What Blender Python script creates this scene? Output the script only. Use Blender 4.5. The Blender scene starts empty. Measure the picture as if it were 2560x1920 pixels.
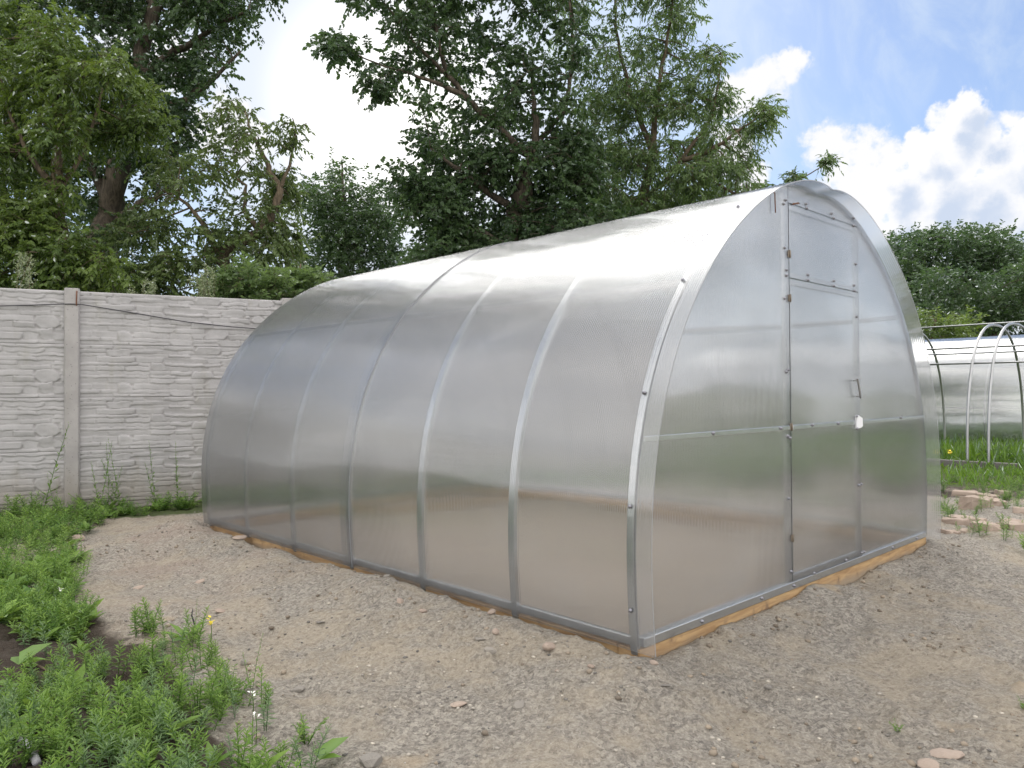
import bpy, math, random
import numpy as np
from mathutils import Vector, Matrix

random.seed(7)
rng = np.random.default_rng(7)
SC = bpy.context.scene
COL = SC.collection
R = math.radians
EXPO = 0.75                                      # the photograph is exposed for the shade
SKYTINT = (.70, .76, .86, 1)

# ------------------------------------------------------------------ camera geometry (fitted to the photograph)
K = 2560 / 2212
FPX = 1898.26
YAW, PIT, ROL = -0.7624, 0.0109, -0.0071
CAM = np.array([-2.2681, -1.7476, 0.9689])
FW = np.array([-math.sin(YAW) * math.cos(PIT), math.cos(YAW) * math.cos(PIT), math.sin(PIT)])
_R = np.array([math.cos(YAW), math.sin(YAW), 0.0])
_U = np.cross(_R, FW)
RT = _R * math.cos(ROL) + _U * math.sin(ROL)
UP = -_R * math.sin(ROL) + _U * math.cos(ROL)


def ray(px, py):
    return FW + RT * ((px * K - 1280) / FPX) - UP * ((py * K - 960) / FPX)


def at(px, py, D):
    """world point at depth D metres along the view axis"""
    return CAM + ray(px, py) * D


def on_plane(px, py, axis, val):
    d = ray(px, py)
    return CAM + d * ((val - CAM[axis]) / d[axis])


def ground_at(px, py, z=-0.09):
    return on_plane(px, py, 2, z)


# ------------------------------------------------------------------ object helpers
def tag(o, label=None, cat=None, group=None, kind=None):
    if label: o['label'] = label
    if cat: o['category'] = cat
    if group: o['group'] = group
    if kind: o['kind'] = kind
    return o


def empty(name, loc=(0, 0, 0), rz=0.0):
    o = bpy.data.objects.new(name, None)
    o.location = loc
    o.rotation_euler = (0, 0, rz)
    o.empty_display_size = 0.2
    COL.objects.link(o)
    return o


def link(name, me, mat, parent=None):
    o = bpy.data.objects.new(name, me)
    if mat is not None and not me.materials:
        for m in (mat if isinstance(mat, (list, tuple)) else [mat]):
            me.materials.append(m)
    COL.objects.link(o)
    if parent is not None:
        o.parent = parent
    return o


def np_mesh(name, V, F, attrs=None, smooth=False):
    """V (n,3), F (m,k) all faces with k corners"""
    V = np.asarray(V, dtype=np.float32)
    F = np.asarray(F, dtype=np.int32)
    me = bpy.data.meshes.new(name)
    m, k = F.shape
    me.vertices.add(len(V))
    me.vertices.foreach_set('co', V.ravel())
    me.loops.add(m * k)
    me.loops.foreach_set('vertex_index', F.ravel())
    me.polygons.add(m)
    me.polygons.foreach_set('loop_start', np.arange(0, m * k, k, dtype=np.int32))
    me.polygons.foreach_set('loop_total', np.full(m, k, dtype=np.int32))
    if smooth:
        me.polygons.foreach_set('use_smooth', np.ones(m, dtype=bool))
    me.update(calc_edges=True)
    if attrs:
        for nm, (dom, arr) in attrs.items():
            a = me.attributes.new(nm, 'FLOAT', dom)
            a.data.foreach_set('value', np.asarray(arr, dtype=np.float32))
    return me


class MB:
    """collects boxes / tubes / free faces for ONE mesh object"""
    def __init__(self):
        self.v, self.f, self.sm = [], [], []

    def add(self, V, F, smooth=False):
        b = len(self.v)
        self.v += [tuple(p) for p in V]
        self.f += [tuple(i + b for i in f) for f in F]
        self.sm += [smooth] * len(F)
        return self

    def box(self, x0, x1, y0, y1, z0, z1, ch=0.0):
        V = [(x0, y0, z0), (x1, y0, z0), (x1, y1, z0), (x0, y1, z0), (x0, y0, z1), (x1, y0, z1), (x1, y1, z1), (x0, y1, z1)]
        F = [(3, 2, 1, 0), (4, 5, 6, 7), (0, 1, 5, 4), (1, 2, 6, 5), (2, 3, 7, 6), (3, 0, 4, 7)]
        return self.add(V, F)

    def tube(self, pts, radii, n=8, cap=True):
        pts = [np.array(p, float) for p in pts]
        if not hasattr(radii, '__len__'):
            radii = [radii] * len(pts)
        V, F = [], []
        up = np.array([0.13, 0.31, 0.94])
        for i, p in enumerate(pts):
            t = pts[min(i + 1, len(pts) - 1)] - pts[max(i - 1, 0)]
            t = t / (np.linalg.norm(t) + 1e-9)
            if abs(t @ up) > 0.95:
                up = np.array([0.9, 0.3, 0.1])
            a = np.cross(t, up); a /= np.linalg.norm(a)
            b = np.cross(t, a)
            for k in range(n):
                w = 2 * math.pi * k / n
                V.append(p + (a * math.cos(w) + b * math.sin(w)) * radii[i])
        for i in range(len(pts) - 1):
            for k in range(n):
                k2 = (k + 1) % n
                F.append((i * n + k, i * n + k2, (i + 1) * n + k2, (i + 1) * n + k))
        if cap:
            F.append(tuple(range(n - 1, -1, -1)))
            F.append(tuple((len(pts) - 1) * n + k for k in range(n)))
        return self.add(V, F, True)

    def sweep(self, pts, prof, closed=True, cap=True):
        """pts: list of (origin, ax, ay); prof: list of 2d points"""
        V, F = [], []
        n = len(prof)
        for o, ax, ay in pts:
            for (a, b) in prof:
                V.append(np.array(o) + np.array(ax) * a + np.array(ay) * b)
        for i in range(len(pts) - 1):
            for k in range(n):
                k2 = (k + 1) % n
                F.append((i * n + k, i * n + k2, (i + 1) * n + k2, (i + 1) * n + k))
        if cap:
            F.append(tuple(range(n - 1, -1, -1)))
            F.append(tuple((len(pts) - 1) * n + k for k in range(n)))
        return self.add(V, F)

    def mesh(self, name):
        me = bpy.data.meshes.new(name)
        me.from_pydata(self.v, [], self.f)
        me.polygons.foreach_set('use_smooth', self.sm)
        me.update()
        return me

    def build(self, name, mat, parent=None, bevel=0.0):
        o = link(name, self.mesh(name), mat, parent)
        if bevel:
            b = o.modifiers.new('bevel', 'BEVEL')
            b.width = bevel; b.segments = 2; b.limit_method = 'ANGLE'
        return o


# ------------------------------------------------------------------ value noise (numpy)
def vnoise(x, y, seed=0):
    x = np.asarray(x, float); y = np.asarray(y, float)
    xi = np.floor(x).astype(np.int64); yi = np.floor(y).astype(np.int64)
    fx = x - xi; fy = y - yi
    fx = fx * fx * fx * (fx * (fx * 6 - 15) + 10); fy = fy * fy * fy * (fy * (fy * 6 - 15) + 10)

    def h(a, b):
        n = (a * 374761393 + b * 668265263 + seed * 1442695041) & 0xffffffff
        n = ((n ^ (n >> 13)) * 1274126177) & 0xffffffff
        return ((n ^ (n >> 16)) & 0xffff) / 65535.0
    return (h(xi, yi) * (1 - fx) + h(xi + 1, yi) * fx) * (1 - fy) + (h(xi, yi + 1) * (1 - fx) + h(xi + 1, yi + 1) * fx) * fy


def fbm(x, y, oct=4, seed=0, gain=0.5):
    s = 0; a = 1; t = 0
    for i in range(oct):
        s = s + a * vnoise(x * 2 ** i + 17.3 * i, y * 2 ** i - 9.1 * i, seed + i); t += a; a *= gain
    return s / t


def sstep(a, b, x):
    t = np.clip((x - a) / (b - a), 0, 1)
    return t * t * (3 - 2 * t)


# ------------------------------------------------------------------ materials
class NT:
    def __init__(self, name):
        self.m = bpy.data.materials.new(name)
        self.m.use_nodes = True
        self.t = self.m.node_tree
        self.t.nodes.clear()
        self.out = self.n('ShaderNodeOutputMaterial')

    def n(self, typ, **kw):
        nd = self.t.nodes.new(typ)
        ins = kw.pop('ins', {})
        for a, b in kw.items():
            setattr(nd, a, b)
        for k, v in ins.items():
            self.set(nd, k, v)
        return nd

    def set(self, nd, k, v):
        s = nd.inputs[k]
        if isinstance(v, bpy.types.NodeSocket):
            self.t.links.new(v, s)
        elif isinstance(v, bpy.types.Node):
            self.t.links.new(v.outputs[0], s)
        else:
            if s.type == 'RGBA' and len(v) == 3:
                v = (*v, 1)
            s.default_value = v

    def math(self, op, a, b=None, clamp=False):
        nd = self.n('ShaderNodeMath', operation=op, use_clamp=clamp)
        self.set(nd, 0, a)
        if b is not None: self.set(nd, 1, b)
        return nd.outputs[0]

    def vmath(self, op, a, b=None):
        nd = self.n('ShaderNodeVectorMath', operation=op)
        self.set(nd, 0, a)
        if b is not None: self.set(nd, 1, b)
        return nd.outputs['Value'] if op in ('DOT_PRODUCT', 'LENGTH', 'DISTANCE') else nd.outputs[0]

    def mix(self, f, a, b):
        nd = self.n('ShaderNodeMix', data_type='RGBA')
        self.set(nd, 0, f); self.set(nd, 6, a); self.set(nd, 7, b)
        return nd.outputs[2]

    def noise(self, scale, detail=4, rough=0.55, vec=None, dist=0.0):
        nd = self.n('ShaderNodeTexNoise', ins={'Scale': scale, 'Detail': detail, 'Roughness': rough, 'Distortion': dist})
        if vec is not None: self.set(nd, 'Vector', vec)
        return nd.outputs[0]

    def ramp(self, f, lo, hi):
        nd = self.n('ShaderNodeMapRange', interpolation_type='SMOOTHSTEP')
        self.set(nd, 0, f); nd.inputs[1].default_value = lo; nd.inputs[2].default_value = hi
        return nd.outputs[0]

    def pos(self):
        return self.n('ShaderNodeNewGeometry').outputs['Position']

    def obj(self):
        return self.n('ShaderNodeTexCoord').outputs['Object']

    def attr(self, nm):
        return self.n('ShaderNodeAttribute', attribute_name=nm).outputs['Fac']

    def principled(self, **ins):
        nd = self.n('ShaderNodeBsdfPrincipled', ins={k.replace('_', ' '): v for k, v in ins.items()})
        return nd

    def bump(self, h, strength, dist=0.01):
        return self.n('ShaderNodeBump', ins={'Height': h, 'Strength': strength, 'Distance': dist}).outputs[0]

    def done(self, sh):
        self.t.links.new(sh.outputs[0] if isinstance(sh, bpy.types.Node) else sh, self.out.inputs[0])
        return self.m


def mat_poly(name, axis, amp=0.125, period=0.011, milk=0.09, gain=1.4, rough=0.022):
    """twin wall polycarbonate: fine flutes bend what is seen sideways only"""
    t = NT(name)
    g = t.n('ShaderNodeNewGeometry')
    sep = t.n('ShaderNodeSeparateXYZ', ins={0: g.outputs['Position']})
    c = sep.outputs['XYZ'.index(axis)]
    s = t.math('SINE', t.math('MULTIPLY', c, 2 * math.pi / period))
    s = t.math('MULTIPLY', s, amp)
    comb = t.n('ShaderNodeCombineXYZ')
    t.set(comb, 'XYZ'.index(axis), s)
    # slight sheet waviness
    wm_ = t.n('ShaderNodeMapping', ins={'Vector': g.outputs['Position'], 'Scale': (2.6, .55, 2.6) if axis == 'Y' else (.8, 1, 2.4)})
    wv = t.n('ShaderNodeTexNoise', ins={'Scale': 1.0, 'Detail': 2.5, 'Roughness': .5, 'Vector': wm_.outputs[0]})
    wav = t.n('ShaderNodeVectorMath', operation='MULTIPLY_ADD')
    t.set(wav, 0, wv.outputs['Color']); wav.inputs[1].default_value = (.16,) * 3; wav.inputs[2].default_value = (-.08,) * 3
    nrm = t.vmath('NORMALIZE', t.vmath('ADD', t.vmath('ADD', g.outputs['Normal'], comb.outputs[0]), wav.outputs[0]))
    fr = t.n('ShaderNodeFresnel', ins={'IOR': 1.5})
    fac = t.math('MINIMUM', t.math('MULTIPLY', fr.outputs[0], gain), .42)
    # faint dust and scuffs
    du = t.noise(2.2, 6, 0.65, g.outputs['Position'])
    ml = t.math('ADD', t.math('MULTIPLY', t.ramp(du, .45, .8), .05), milk)
    refr = t.n('ShaderNodeBsdfRefraction', ins={'Color': (.975, .975, .975), 'Roughness': rough, 'IOR': 1.42, 'Normal': nrm})
    tr = t.n('ShaderNodeBsdfTranslucent', ins={'Color': (.92, .94, .98)})
    df = t.n('ShaderNodeBsdfDiffuse', ins={'Color': (.82, .85, .9)})
    mk = t.n('ShaderNodeMixShader', ins={0: .28, 1: tr, 2: df})
    gl = t.n('ShaderNodeBsdfGlossy', ins={'Color': (.78, .80, .83), 'Roughness': .075, 'Normal': nrm})
    b = t.n('ShaderNodeMixShader', ins={0: ml, 1: refr, 2: mk})
    return t.done(t.n('ShaderNodeMixShader', ins={0: fac, 1: b, 2: gl}))


def mat_galv(name, base=(.60, .625, .65), rough=.25):
    t = NT(name)
    p = t.obj()
    v = t.n('ShaderNodeTexVoronoi', ins={'Scale': 60.0, 'Vector': p})
    n = t.noise(9, 5, .6, p)
    f = t.math('ADD', t.math('MULTIPLY', v.outputs['Distance'], .2), t.math('MULTIPLY', n, .5))
    colr = t.mix(f, tuple(c * .72 for c in base), tuple(min(1, c * 1.15) for c in base))
    ro = t.math('ADD', t.math('MULTIPLY', n, .08), rough - .04)
    return t.done(t.principled(Base_Color=colr, Metallic=.9, Roughness=ro))


def mat_wood(name):
    t = NT(name)
    mp = t.n('ShaderNodeMapping', ins={'Vector': t.pos(), 'Scale': (3.0, 3.0, 26.0)})
    n = t.noise(1.6, 7, .65, mp.outputs[0], .6)
    n2 = t.noise(5.5, 5, .6, t.pos())
    c = t.mix(t.ramp(n, .3, .72), (.29, .175, .085), (.50, .34, .175))
    c = t.mix(t.ramp(n2, .56, .7), c, (.2, .13, .08))
    sz_ = t.n('ShaderNodeSeparateXYZ', ins={0: t.pos()})
    c = t.mix(t.math('MULTIPLY', t.ramp(t.math('ADD', sz_.outputs[2], t.math('MULTIPLY', n2, .09)), .02, -.035), .75), c, (.27, .235, .19))   # mud
    kn = t.n('ShaderNodeTexVoronoi', ins={'Scale': 3.1, 'Vector': t.pos()})
    c = t.mix(t.ramp(kn.outputs['Distance'], .1, .04), c, (.12, .06, .03))
    return t.done(t.principled(Base_Color=c, Roughness=.75, Normal=t.bump(n, .4, .004)))


def mat_concrete(name, base=(.5, .475, .46), pits=False):
    t = NT(name)
    p = t.obj()
    n = t.noise(3.5, 6, .62, p)
    n2 = t.noise(45, 5, .7, p)
    n3 = t.noise(.9, 3, .5, t.pos())
    c = t.mix(t.ramp(n, .3, .75), tuple(b * .8 for b in base), tuple(b * 1.08 for b in base))
    c = t.mix(t.math('MULTIPLY', t.ramp(n3, .5, .75), .4), c, (base[0] * .86, base[1] * .85, base[2] * .74))
    c = t.mix(t.math('MULTIPLY', n2, .35), c, tuple(b * .62 for b in base))
    h = t.math('ADD', t.math('MULTIPLY', n2, .6), n)
    if pits:
        v = t.n('ShaderNodeTexVoronoi', ins={'Scale': 34.0, 'Vector': p})
        pt = t.ramp(v.outputs['Distance'], .2, .1)
        c = t.mix(t.math('MULTIPLY', pt, .6), c, (.12, .12, .13))
        h = t.math('SUBTRACT', h, pt)
    else:
        cav = t.attr('joint')
        c = t.mix(t.math('MULTIPLY', cav, .32), c, (.26, .245, .24))
    sp = t.n('ShaderNodeSeparateXYZ', ins={0: t.pos()})
    n4 = t.noise(2.6, 6, .7, t.n('ShaderNodeMapping', ins={'Vector': t.pos(), 'Scale': (2.2, 2.2, .5)}).outputs[0])
    low = t.math('MULTIPLY', t.ramp(t.math('ADD', sp.outputs[2], t.math('MULTIPLY', n4, -.5)), .12, -.28), .6)
    c = t.mix(low, c, (.23, .20, .16))                # splashed soil at the foot
    c = t.mix(t.math('MULTIPLY', t.ramp(n4, .54, .72), .32), c, (.31, .30, .25))   # water streaks and old moss
    return t.done(t.principled(Base_Color=c, Roughness=.9, Normal=t.bump(h, .35, .006)))


def mat_leaf(name, a, b, trans=.4, gloss=.12):
    t = NT(name)
    f = t.attr('tint')
    c = t.mix(f, a, b)
    hs = t.n('ShaderNodeHueSaturation', ins={'Hue': .49, 'Saturation': 1.1, 'Value': 1.35, 'Color': c})
    d = t.n('ShaderNodeBsdfDiffuse', ins={'Color': c})
    tr = t.n('ShaderNodeBsdfTranslucent', ins={'Color': hs.outputs[0]})
    g = t.n('ShaderNodeBsdfGlossy', ins={'Color': (.8, .85, .9), 'Roughness': .42})
    m = t.n('ShaderNodeMixShader', ins={0: trans, 1: d, 2: tr})
    fr = t.n('ShaderNodeFresnel', ins={'IOR': 1.35})
    return t.done(t.n('ShaderNodeMixShader', ins={0: t.math('ADD', t.math('MULTIPLY', fr.outputs[0], .4), gloss * .1), 1: m, 2: g}))


def mat_bark(name, a=(.05, .04, .032), b=(.16, .13, .1)):
    t = NT(name)
    mp = t.n('ShaderNodeMapping', ins={'Vector': t.pos(), 'Scale': (9.0, 9.0, 2.2)})
    n = t.noise(2.2, 7, .7, mp.outputs[0], .8)
    return t.done(t.principled(Base_Color=t.mix(t.ramp(n, .35, .7), a, b), Roughness=.95, Normal=t.bump(n, .8, .03)))


def mat_plain(name, c, rough=.6, metal=0.0, var=.25, scale=14):
    t = NT(name)
    n = t.noise(scale, 5, .6, t.obj())
    col = t.mix(n, tuple(x * (1 - var) for x in c), tuple(min(1, x * (1 + var)) for x in c))
    return t.done(t.principled(Base_Color=col, Roughness=rough, Metallic=metal, Normal=t.bump(n, .15, .004)))


def mat_stone(name, a, b):
    t = NT(name)
    p = t.obj()
    n = t.noise(7, 6, .65, p)
    n2 = t.noise(70, 4, .7, p)
    oi = t.n('ShaderNodeObjectInfo').outputs['Random']
    c = t.mix(t.math('ADD', t.math('MULTIPLY', n, .6), t.math('MULTIPLY', oi, .4)), a, b)
    c = t.mix(t.math('MULTIPLY', n2, .4), c, tuple(x * .55 for x in a))
    return t.done(t.principled(Base_Color=c, Roughness=.92, Normal=t.bump(t.math('ADD', n, t.math('MULTIPLY', n2, .4)), .5, .012)))


def mat_ground():
    t = NT('sandy gravel soil')
    p = t.pos()
    big = t.noise(1.1, 5, .6, p, .6)
    mid = t.noise(4.3, 6, .68, p, .4)
    fine = t.noise(38, 6, .75, p)
    vf = t.noise(170, 4, .8, p)
    sand = t.mix(mid, (.405, .345, .265), (.52, .45, .355))
    grav = t.mix(mid, (.225, .21, .185), (.365, .338, .30))
    pink = t.mix(mid, (.30, .235, .195), (.43, .35, .295))
    gm = t.ramp(t.math('ADD', t.math('MULTIPLY', big, .55), t.math('MULTIPLY', mid, .45)), .42, .58)
    c = t.mix(gm, sand, grav)
    sep = t.n('ShaderNodeSeparateXYZ', ins={0: p})
    pk = t.math('MULTIPLY', t.ramp(sep.outputs[1], 1.2, 3.5), t.ramp(t.noise(1.7, 4, .6, p), .4, .6))
    c = t.mix(pk, c, pink)
    # grains: every grain of a fine gravel has a tone of its own
    v1 = t.n('ShaderNodeTexVoronoi', ins={'Scale': 75.0, 'Vector': p})
    v2 = t.n('ShaderNodeTexVoronoi', ins={'Scale': 160.0, 'Vector': p})
    s1 = t.n('ShaderNodeSeparateColor', ins={0: v1.outputs['Color']})
    s2 = t.n('ShaderNodeSeparateColor', ins={0: v2.outputs['Color']})
    gr = t.math('ADD', t.math('MULTIPLY', s1.outputs[0], .6), t.math('MULTIPLY', s2.outputs[0], .5))
    amt = t.math('ADD', t.math('MULTIPLY', gm, .40), .30)
    dk = t.mix(amt, c, t.mix(gr, (.10, .09, .085), (.62, .57, .5)))
    c = t.mix(t.math('MULTIPLY', t.ramp(fine, .5, .68), .6), dk, (.15, .125, .1))
    # clay patches
    cl = t.ramp(t.noise(1.9, 3, .55, t.vmath('ADD', p, (7.1, 3.3, 0))), .66, .74)
    c = t.mix(t.math('MULTIPLY', cl, .7), c, (.48, .385, .275))
    c = t.mix(t.math('MULTIPLY', t.attr('indoor_lift'), .85), c, t.mix(mid, (.47, .40, .33), (.56, .48, .40)))   # floor colour painted paler indoors to offset light lost through the sheets
    soil = t.attr('soil')
    sc = t.mix(mid, (.03, .022, .016), (.085, .062, .045))
    sc = t.mix(t.math('MULTIPLY', t.ramp(vf, .6, .75), .4), sc, (.2, .16, .12))
    c = t.mix(t.ramp(t.math('ADD', soil, t.math('MULTIPLY', t.math('SUBTRACT', mid, .5), .9)), .35, .62), c, sc)
    far = t.attr('meadow')
    mc = t.mix(mid, (.05, .075, .022), (.11, .14, .045))
    c = t.mix(t.ramp(t.math('ADD', far, t.math('MULTIPLY', t.math('SUBTRACT', mid, .5), .8)), .4, .6), c, mc)
    h = t.math('ADD', t.math('MULTIPLY', fine, .9), t.math('ADD', t.math('MULTIPLY', vf, .35), t.math('MULTIPLY', t.math('SUBTRACT', 1.0, v1.outputs['Distance']), .3)))
    return t.done(t.principled(Base_Color=c, Roughness=.95, Normal=t.bump(h, 1.0, .028)))


M = {}
M['poly_side'] = mat_poly('fluted polycarbonate cover', 'Y')
M['poly_front'] = mat_poly('fluted polycarbonate end', 'X', amp=.085, gain=1.5)
M['poly_far'] = mat_poly('clear polycarbonate', 'Y', amp=.07, milk=.10, gain=6.0, rough=.06)
M['galv'] = mat_galv('galvanised steel')
M['galv_dark'] = mat_galv('weathered galvanised tube', (.45, .46, .48), .38)
M['bolt'] = mat_galv('bolt steel', (.3, .3, .34), .35)
M['poly_edge'] = mat_plain('polycarbonate edge tape', (.30, .31, .33), .35, 0, .05)
M['rust_steel'] = mat_plain('stained hinge steel', (.24, .2, .16), .5, .6)
M['wood'] = mat_wood('raw pine beam')
M['grey_wood'] = mat_plain('grey weathered timber', (.16, .15, .15), .85)
M['rust'] = mat_plain('rusty wire', (.16, .07, .04), .8)
M['white_plastic'] = mat_plain('white plastic', (.78, .79, .84), .35, 0, .04)
M['wall'] = mat_concrete('cast concrete stone relief', (.465, .457, .475))
M['post'] = mat_concrete('pitted concrete post', (.42, .405, .41), True)
M['cable'] = mat_plain('black cable', (.03, .03, .04), .5)
M['hose'] = mat_plain('grey hose', (.3, .3, .33), .5)
M['ground'] = mat_ground()
M['pebble'] = mat_stone('grey pebble', (.17, .165, .16), (.42, .38, .33))
M['slab'] = mat_stone('pinkish sandstone', (.33, .26, .215), (.5, .41, .35))
M['bark'] = mat_bark('dark bark')
M['bark_light'] = mat_bark('grey brown bark', (.08, .062, .045), (.22, .17, .12))
M['twig'] = mat_plain('dry twig', (.12, .085, .06), .9)
M['leaf_dark'] = mat_leaf('dark leaves', (.038, .074, .031), (.088, .147, .05), .48)
M['leaf_mid'] = mat_leaf('broad leaves', (.038, .076, .034), (.092, .152, .053), .5)
M['leaf_light'] = mat_leaf('narrow light leaves', (.085, .145, .05), (.17, .25, .085), .52)
M['leaf_yellow'] = mat_leaf('yellow green leaves', (.075, .13, .03), (.165, .235, .052), .5)
M['leaf_olive'] = mat_leaf('olive sparse leaves', (.075, .12, .04), (.16, .22, .07), .5)
M['weed'] = mat_leaf('weed leaves', (.09, .19, .032), (.23, .36, .075), .4)
M['weed_blue'] = mat_leaf('blue green weed leaves', (.10, .19, .08), (.23, .33, .15), .36)
M['wormwood'] = mat_leaf('pale wormwood', (.2, .25, .14), (.36, .4, .24), .3)
M['grass'] = mat_leaf('meadow grass', (.085, .18, .028), (.21, .34, .06), .45)
M['petal'] = mat_plain('yellow petals', (.85, .7, .05), .6, 0, .1)
M['petal_white'] = mat_plain('white petals', (.85, .85, .82), .6, 0, .05)
# ================================================================== GROUND
FOOT = [(-.75, -.55, .9), (-.2, -.95, .7), (.35, -.75, .4), (.95, -.95, .2), (1.5, -.7, .1), (2.1, -.85, -.1), (.2, -.45, 1.9), (1.2, -.35, .3), (-.95, .7, 1.3), (-.7, 1.5, 1.5), (-.55, 2.3, 1.7), (-.9, 2.9, 1.4), (-.5, .2, 1.1), (2.7, -.6, .5), (.8, -1.25, .6), (-.4, 3.5, 1.2)]


def ground_h(x, y):
    x = np.asarray(x, float); y = np.asarray(y, float)
    z = -0.105 + 0 * x
    # soil heaped against the beams of the greenhouse
    dx = np.maximum(np.maximum(0 - x, x - 3.2), 0); dy = np.maximum(np.maximum(0 - y, y - 4.1), 0)
    d = np.hypot(dx, dy)
    left = sstep(.25, -.1, x) * sstep(-.15, .3, y)
    m = .052 + .047 * left
    inside = (d <= 0)
    wob = .72 + .55 * fbm(x * 2.3, y * 2.3, 4, 5)
    z = z + np.where(inside, .02, m * wob * np.exp(-(d / .38) ** 2))
    # corner lump
    z = z + .035 * np.exp(-(((x + .12) / .22) ** 2 + ((y + .1) / .2) ** 2))
    # lumpy surface
    near = np.exp(-((np.hypot(x, y - 1)) / 14) ** 2)
    z = z + near * (.10 * (fbm(x * 1.5, y * 1.5, 4, 11) - .5) + .03 * (fbm(x * 6, y * 6, 3, 21) - .5))
    clod = fbm(x * 15, y * 15, 3, 31)
    heap = np.clip(.35 + 1.1 * (fbm(x * 1.9, y * 1.9, 2, 41) - .45), .1, 1) + .25 * np.exp(-(d / .4) ** 2) * (d > 0)
    z = z + near * heap * .05 * (1 - .75 * np.exp(-(d / .13) ** 2) * (d > 0)) * np.clip(clod - .5, 0, 1) * 2
    z = z + near * .012 * (fbm(x * 40, y * 40, 2, 51) - .5)
    # bed of dug soil at the lower left
    z = z + .05 * sstep(-1.25, -1.7, x) * sstep(3.2, 2.2, y) + bed_mask(x, y) * (.07 * (fbm(x * 9, y * 9, 3, 61) - .4) + .05 * np.clip(fbm(x * 22, y * 22, 3, 63) - .45, 0, 1))
    # old footprints and scrapes
    for fx_, fy_, fa in FOOT:
        u = (x - fx_) * math.cos(fa) + (y - fy_) * math.sin(fa); v = -(x - fx_) * math.sin(fa) + (y - fy_) * math.cos(fa)
        r2 = (u / .13) ** 2 + (v / .055) ** 2
        z = z - .016 * np.exp(-r2 ** 2) + .007 * np.exp(-((np.sqrt(r2) - 1.25) / .25) ** 2)
    # strip at the foot of the wall, rising ground to the right
    z = z + .10 * sstep(5, 11, x) * 0
    return z


def bed_mask(x, y):
    e = (fbm(x * 1.7, y * 1.7, 3, 71) - .5) * .5
    return sstep(-1.12, -1.38, x + e + .12 * np.clip(y - 1.5, 0, 9) * 0) * sstep(3.5, 2.6, y + e)


def axis_coords(segs):
    out = []
    for a, b, s in segs:
        out.append(np.arange(a, b, s))
    return np.concatenate(out)


def far(a, b, n):
    return np.sign(b) * np.geomspace(abs(a), abs(b), n)


gx = np.concatenate([far(-7, -900, 22)[::-1], axis_coords([(-6.9, -2.9, .12), (-2.9, -1.9, .04), (-1.9, 1.3, .018), (1.3, 3.6, .03), (3.6, 8, .08), (8, 16, .3)]), far(16.3, 900, 20)])
gy = np.concatenate([far(-2.4, -900, 26)[::-1], axis_coords([(-2.3, -1.4, .06), (-1.4, 1.6, .018), (1.6, 4.4, .03), (4.4, 7.6, .06), (7.6, 14, .3)]), far(14.3, 900, 20)])
GX, GY = np.meshgrid(gx, gy)
GZ = ground_h(GX, GY)
nx, ny = len(gx), len(gy)
V = np.stack([GX.ravel(), GY.ravel(), GZ.ravel()], 1)
ii = (np.arange(ny - 1)[:, None] * nx + np.arange(nx - 1)[None, :]).ravel()
F = np.stack([ii, ii + 1, ii + nx + 1, ii + nx], 1)
fx, fy = GX.ravel(), GY.ravel()
# meadow: everything beyond the yard
mead = np.maximum.reduce([sstep(6.3, 8.0, fx), sstep(4.4, 5.2, fx + .5 * (fbm(fx * 2, fy * 2, 3, 83) - .5)) * sstep(.9, 1.6, fy), sstep(6.6, 7.5, fy + .31 * fx), sstep(-3.2, -5, fx)])
wallstrip = sstep(.75, .3, np.abs((fy + .3145 * fx) - 5.85)) 
leftveg = sstep(-1.0, -1.5, fx + .25 * (fbm(fx * 2, fy * 2, 3, 81) - .5)) * sstep(2.0, 2.6, fy)
mead = np.maximum.reduce([mead, wallstrip * .8, leftveg * .9])
soil = np.maximum(bed_mask(fx, fy), .55 * sstep(5.6, 6.3, fx) * sstep(8.5, 7.5, fx))
me = np_mesh('ground', V, F, {'soil': ('POINT', soil), 'meadow': ('POINT', mead), 'indoor_lift': ('POINT', sstep(.0, .12, fx) * sstep(3.2, 3.1, fx) * sstep(.0, .1, fy) * sstep(4.0, 3.9, fy))}, True)
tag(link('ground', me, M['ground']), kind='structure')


def gz(x, y):
    return float(ground_h(np.array([x]), np.array([y]))[0])


# ================================================================== THE GREENHOUSE
W, L, XC = 3.2056, 4.0, 1.6028
HC = .6533
_kn = np.radians([-28, -5, 20, 45, 67, 90])
_rv = [1.747, 1.577, 1.474, 1.39, 1.365, 1.336]


def prof(z0=-.03, n=44, off=0.0):
    """arch outline, left foot -> apex -> right foot: (x, z, nx, nz)"""
    th = np.linspace(R(-28), R(90), 400)
    v = np.zeros_like(th)
    for i in range(6):
        l = np.ones_like(th)
        for j in range(6):
            if i != j: l *= (th - _kn[j]) / (_kn[i] - _kn[j])
        v += _rv[i] * l
    hw = v * np.cos(th); z = HC + v * np.sin(th)
    k = z >= z0
    hw, z = hw[k], z[k]
    hw[-1] = 0
    s = np.concatenate([[0], np.cumsum(np.hypot(np.diff(hw), np.diff(z)))])
    q = np.linspace(0, s[-1], n)
    hw, z = np.interp(q, s, hw), np.interp(q, s, z)
    x = np.concatenate([XC - hw, (XC + hw)[::-1][1:]]); zz = np.concatenate([z, z[::-1][1:]])
    tx, tz = np.gradient(x), np.gradient(zz)
    ln = np.hypot(tx, tz)
    nxx, nzz = -tz / ln, tx / ln
    return x + nxx * off, zz + nzz * off, nxx, nzz


def half_width(z):
    x, zz, _, _ = prof(-.05, 120)
    h = len(x) // 2
    return XC - np.interp(z, zz[:h + 1], x[:h + 1])


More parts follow.
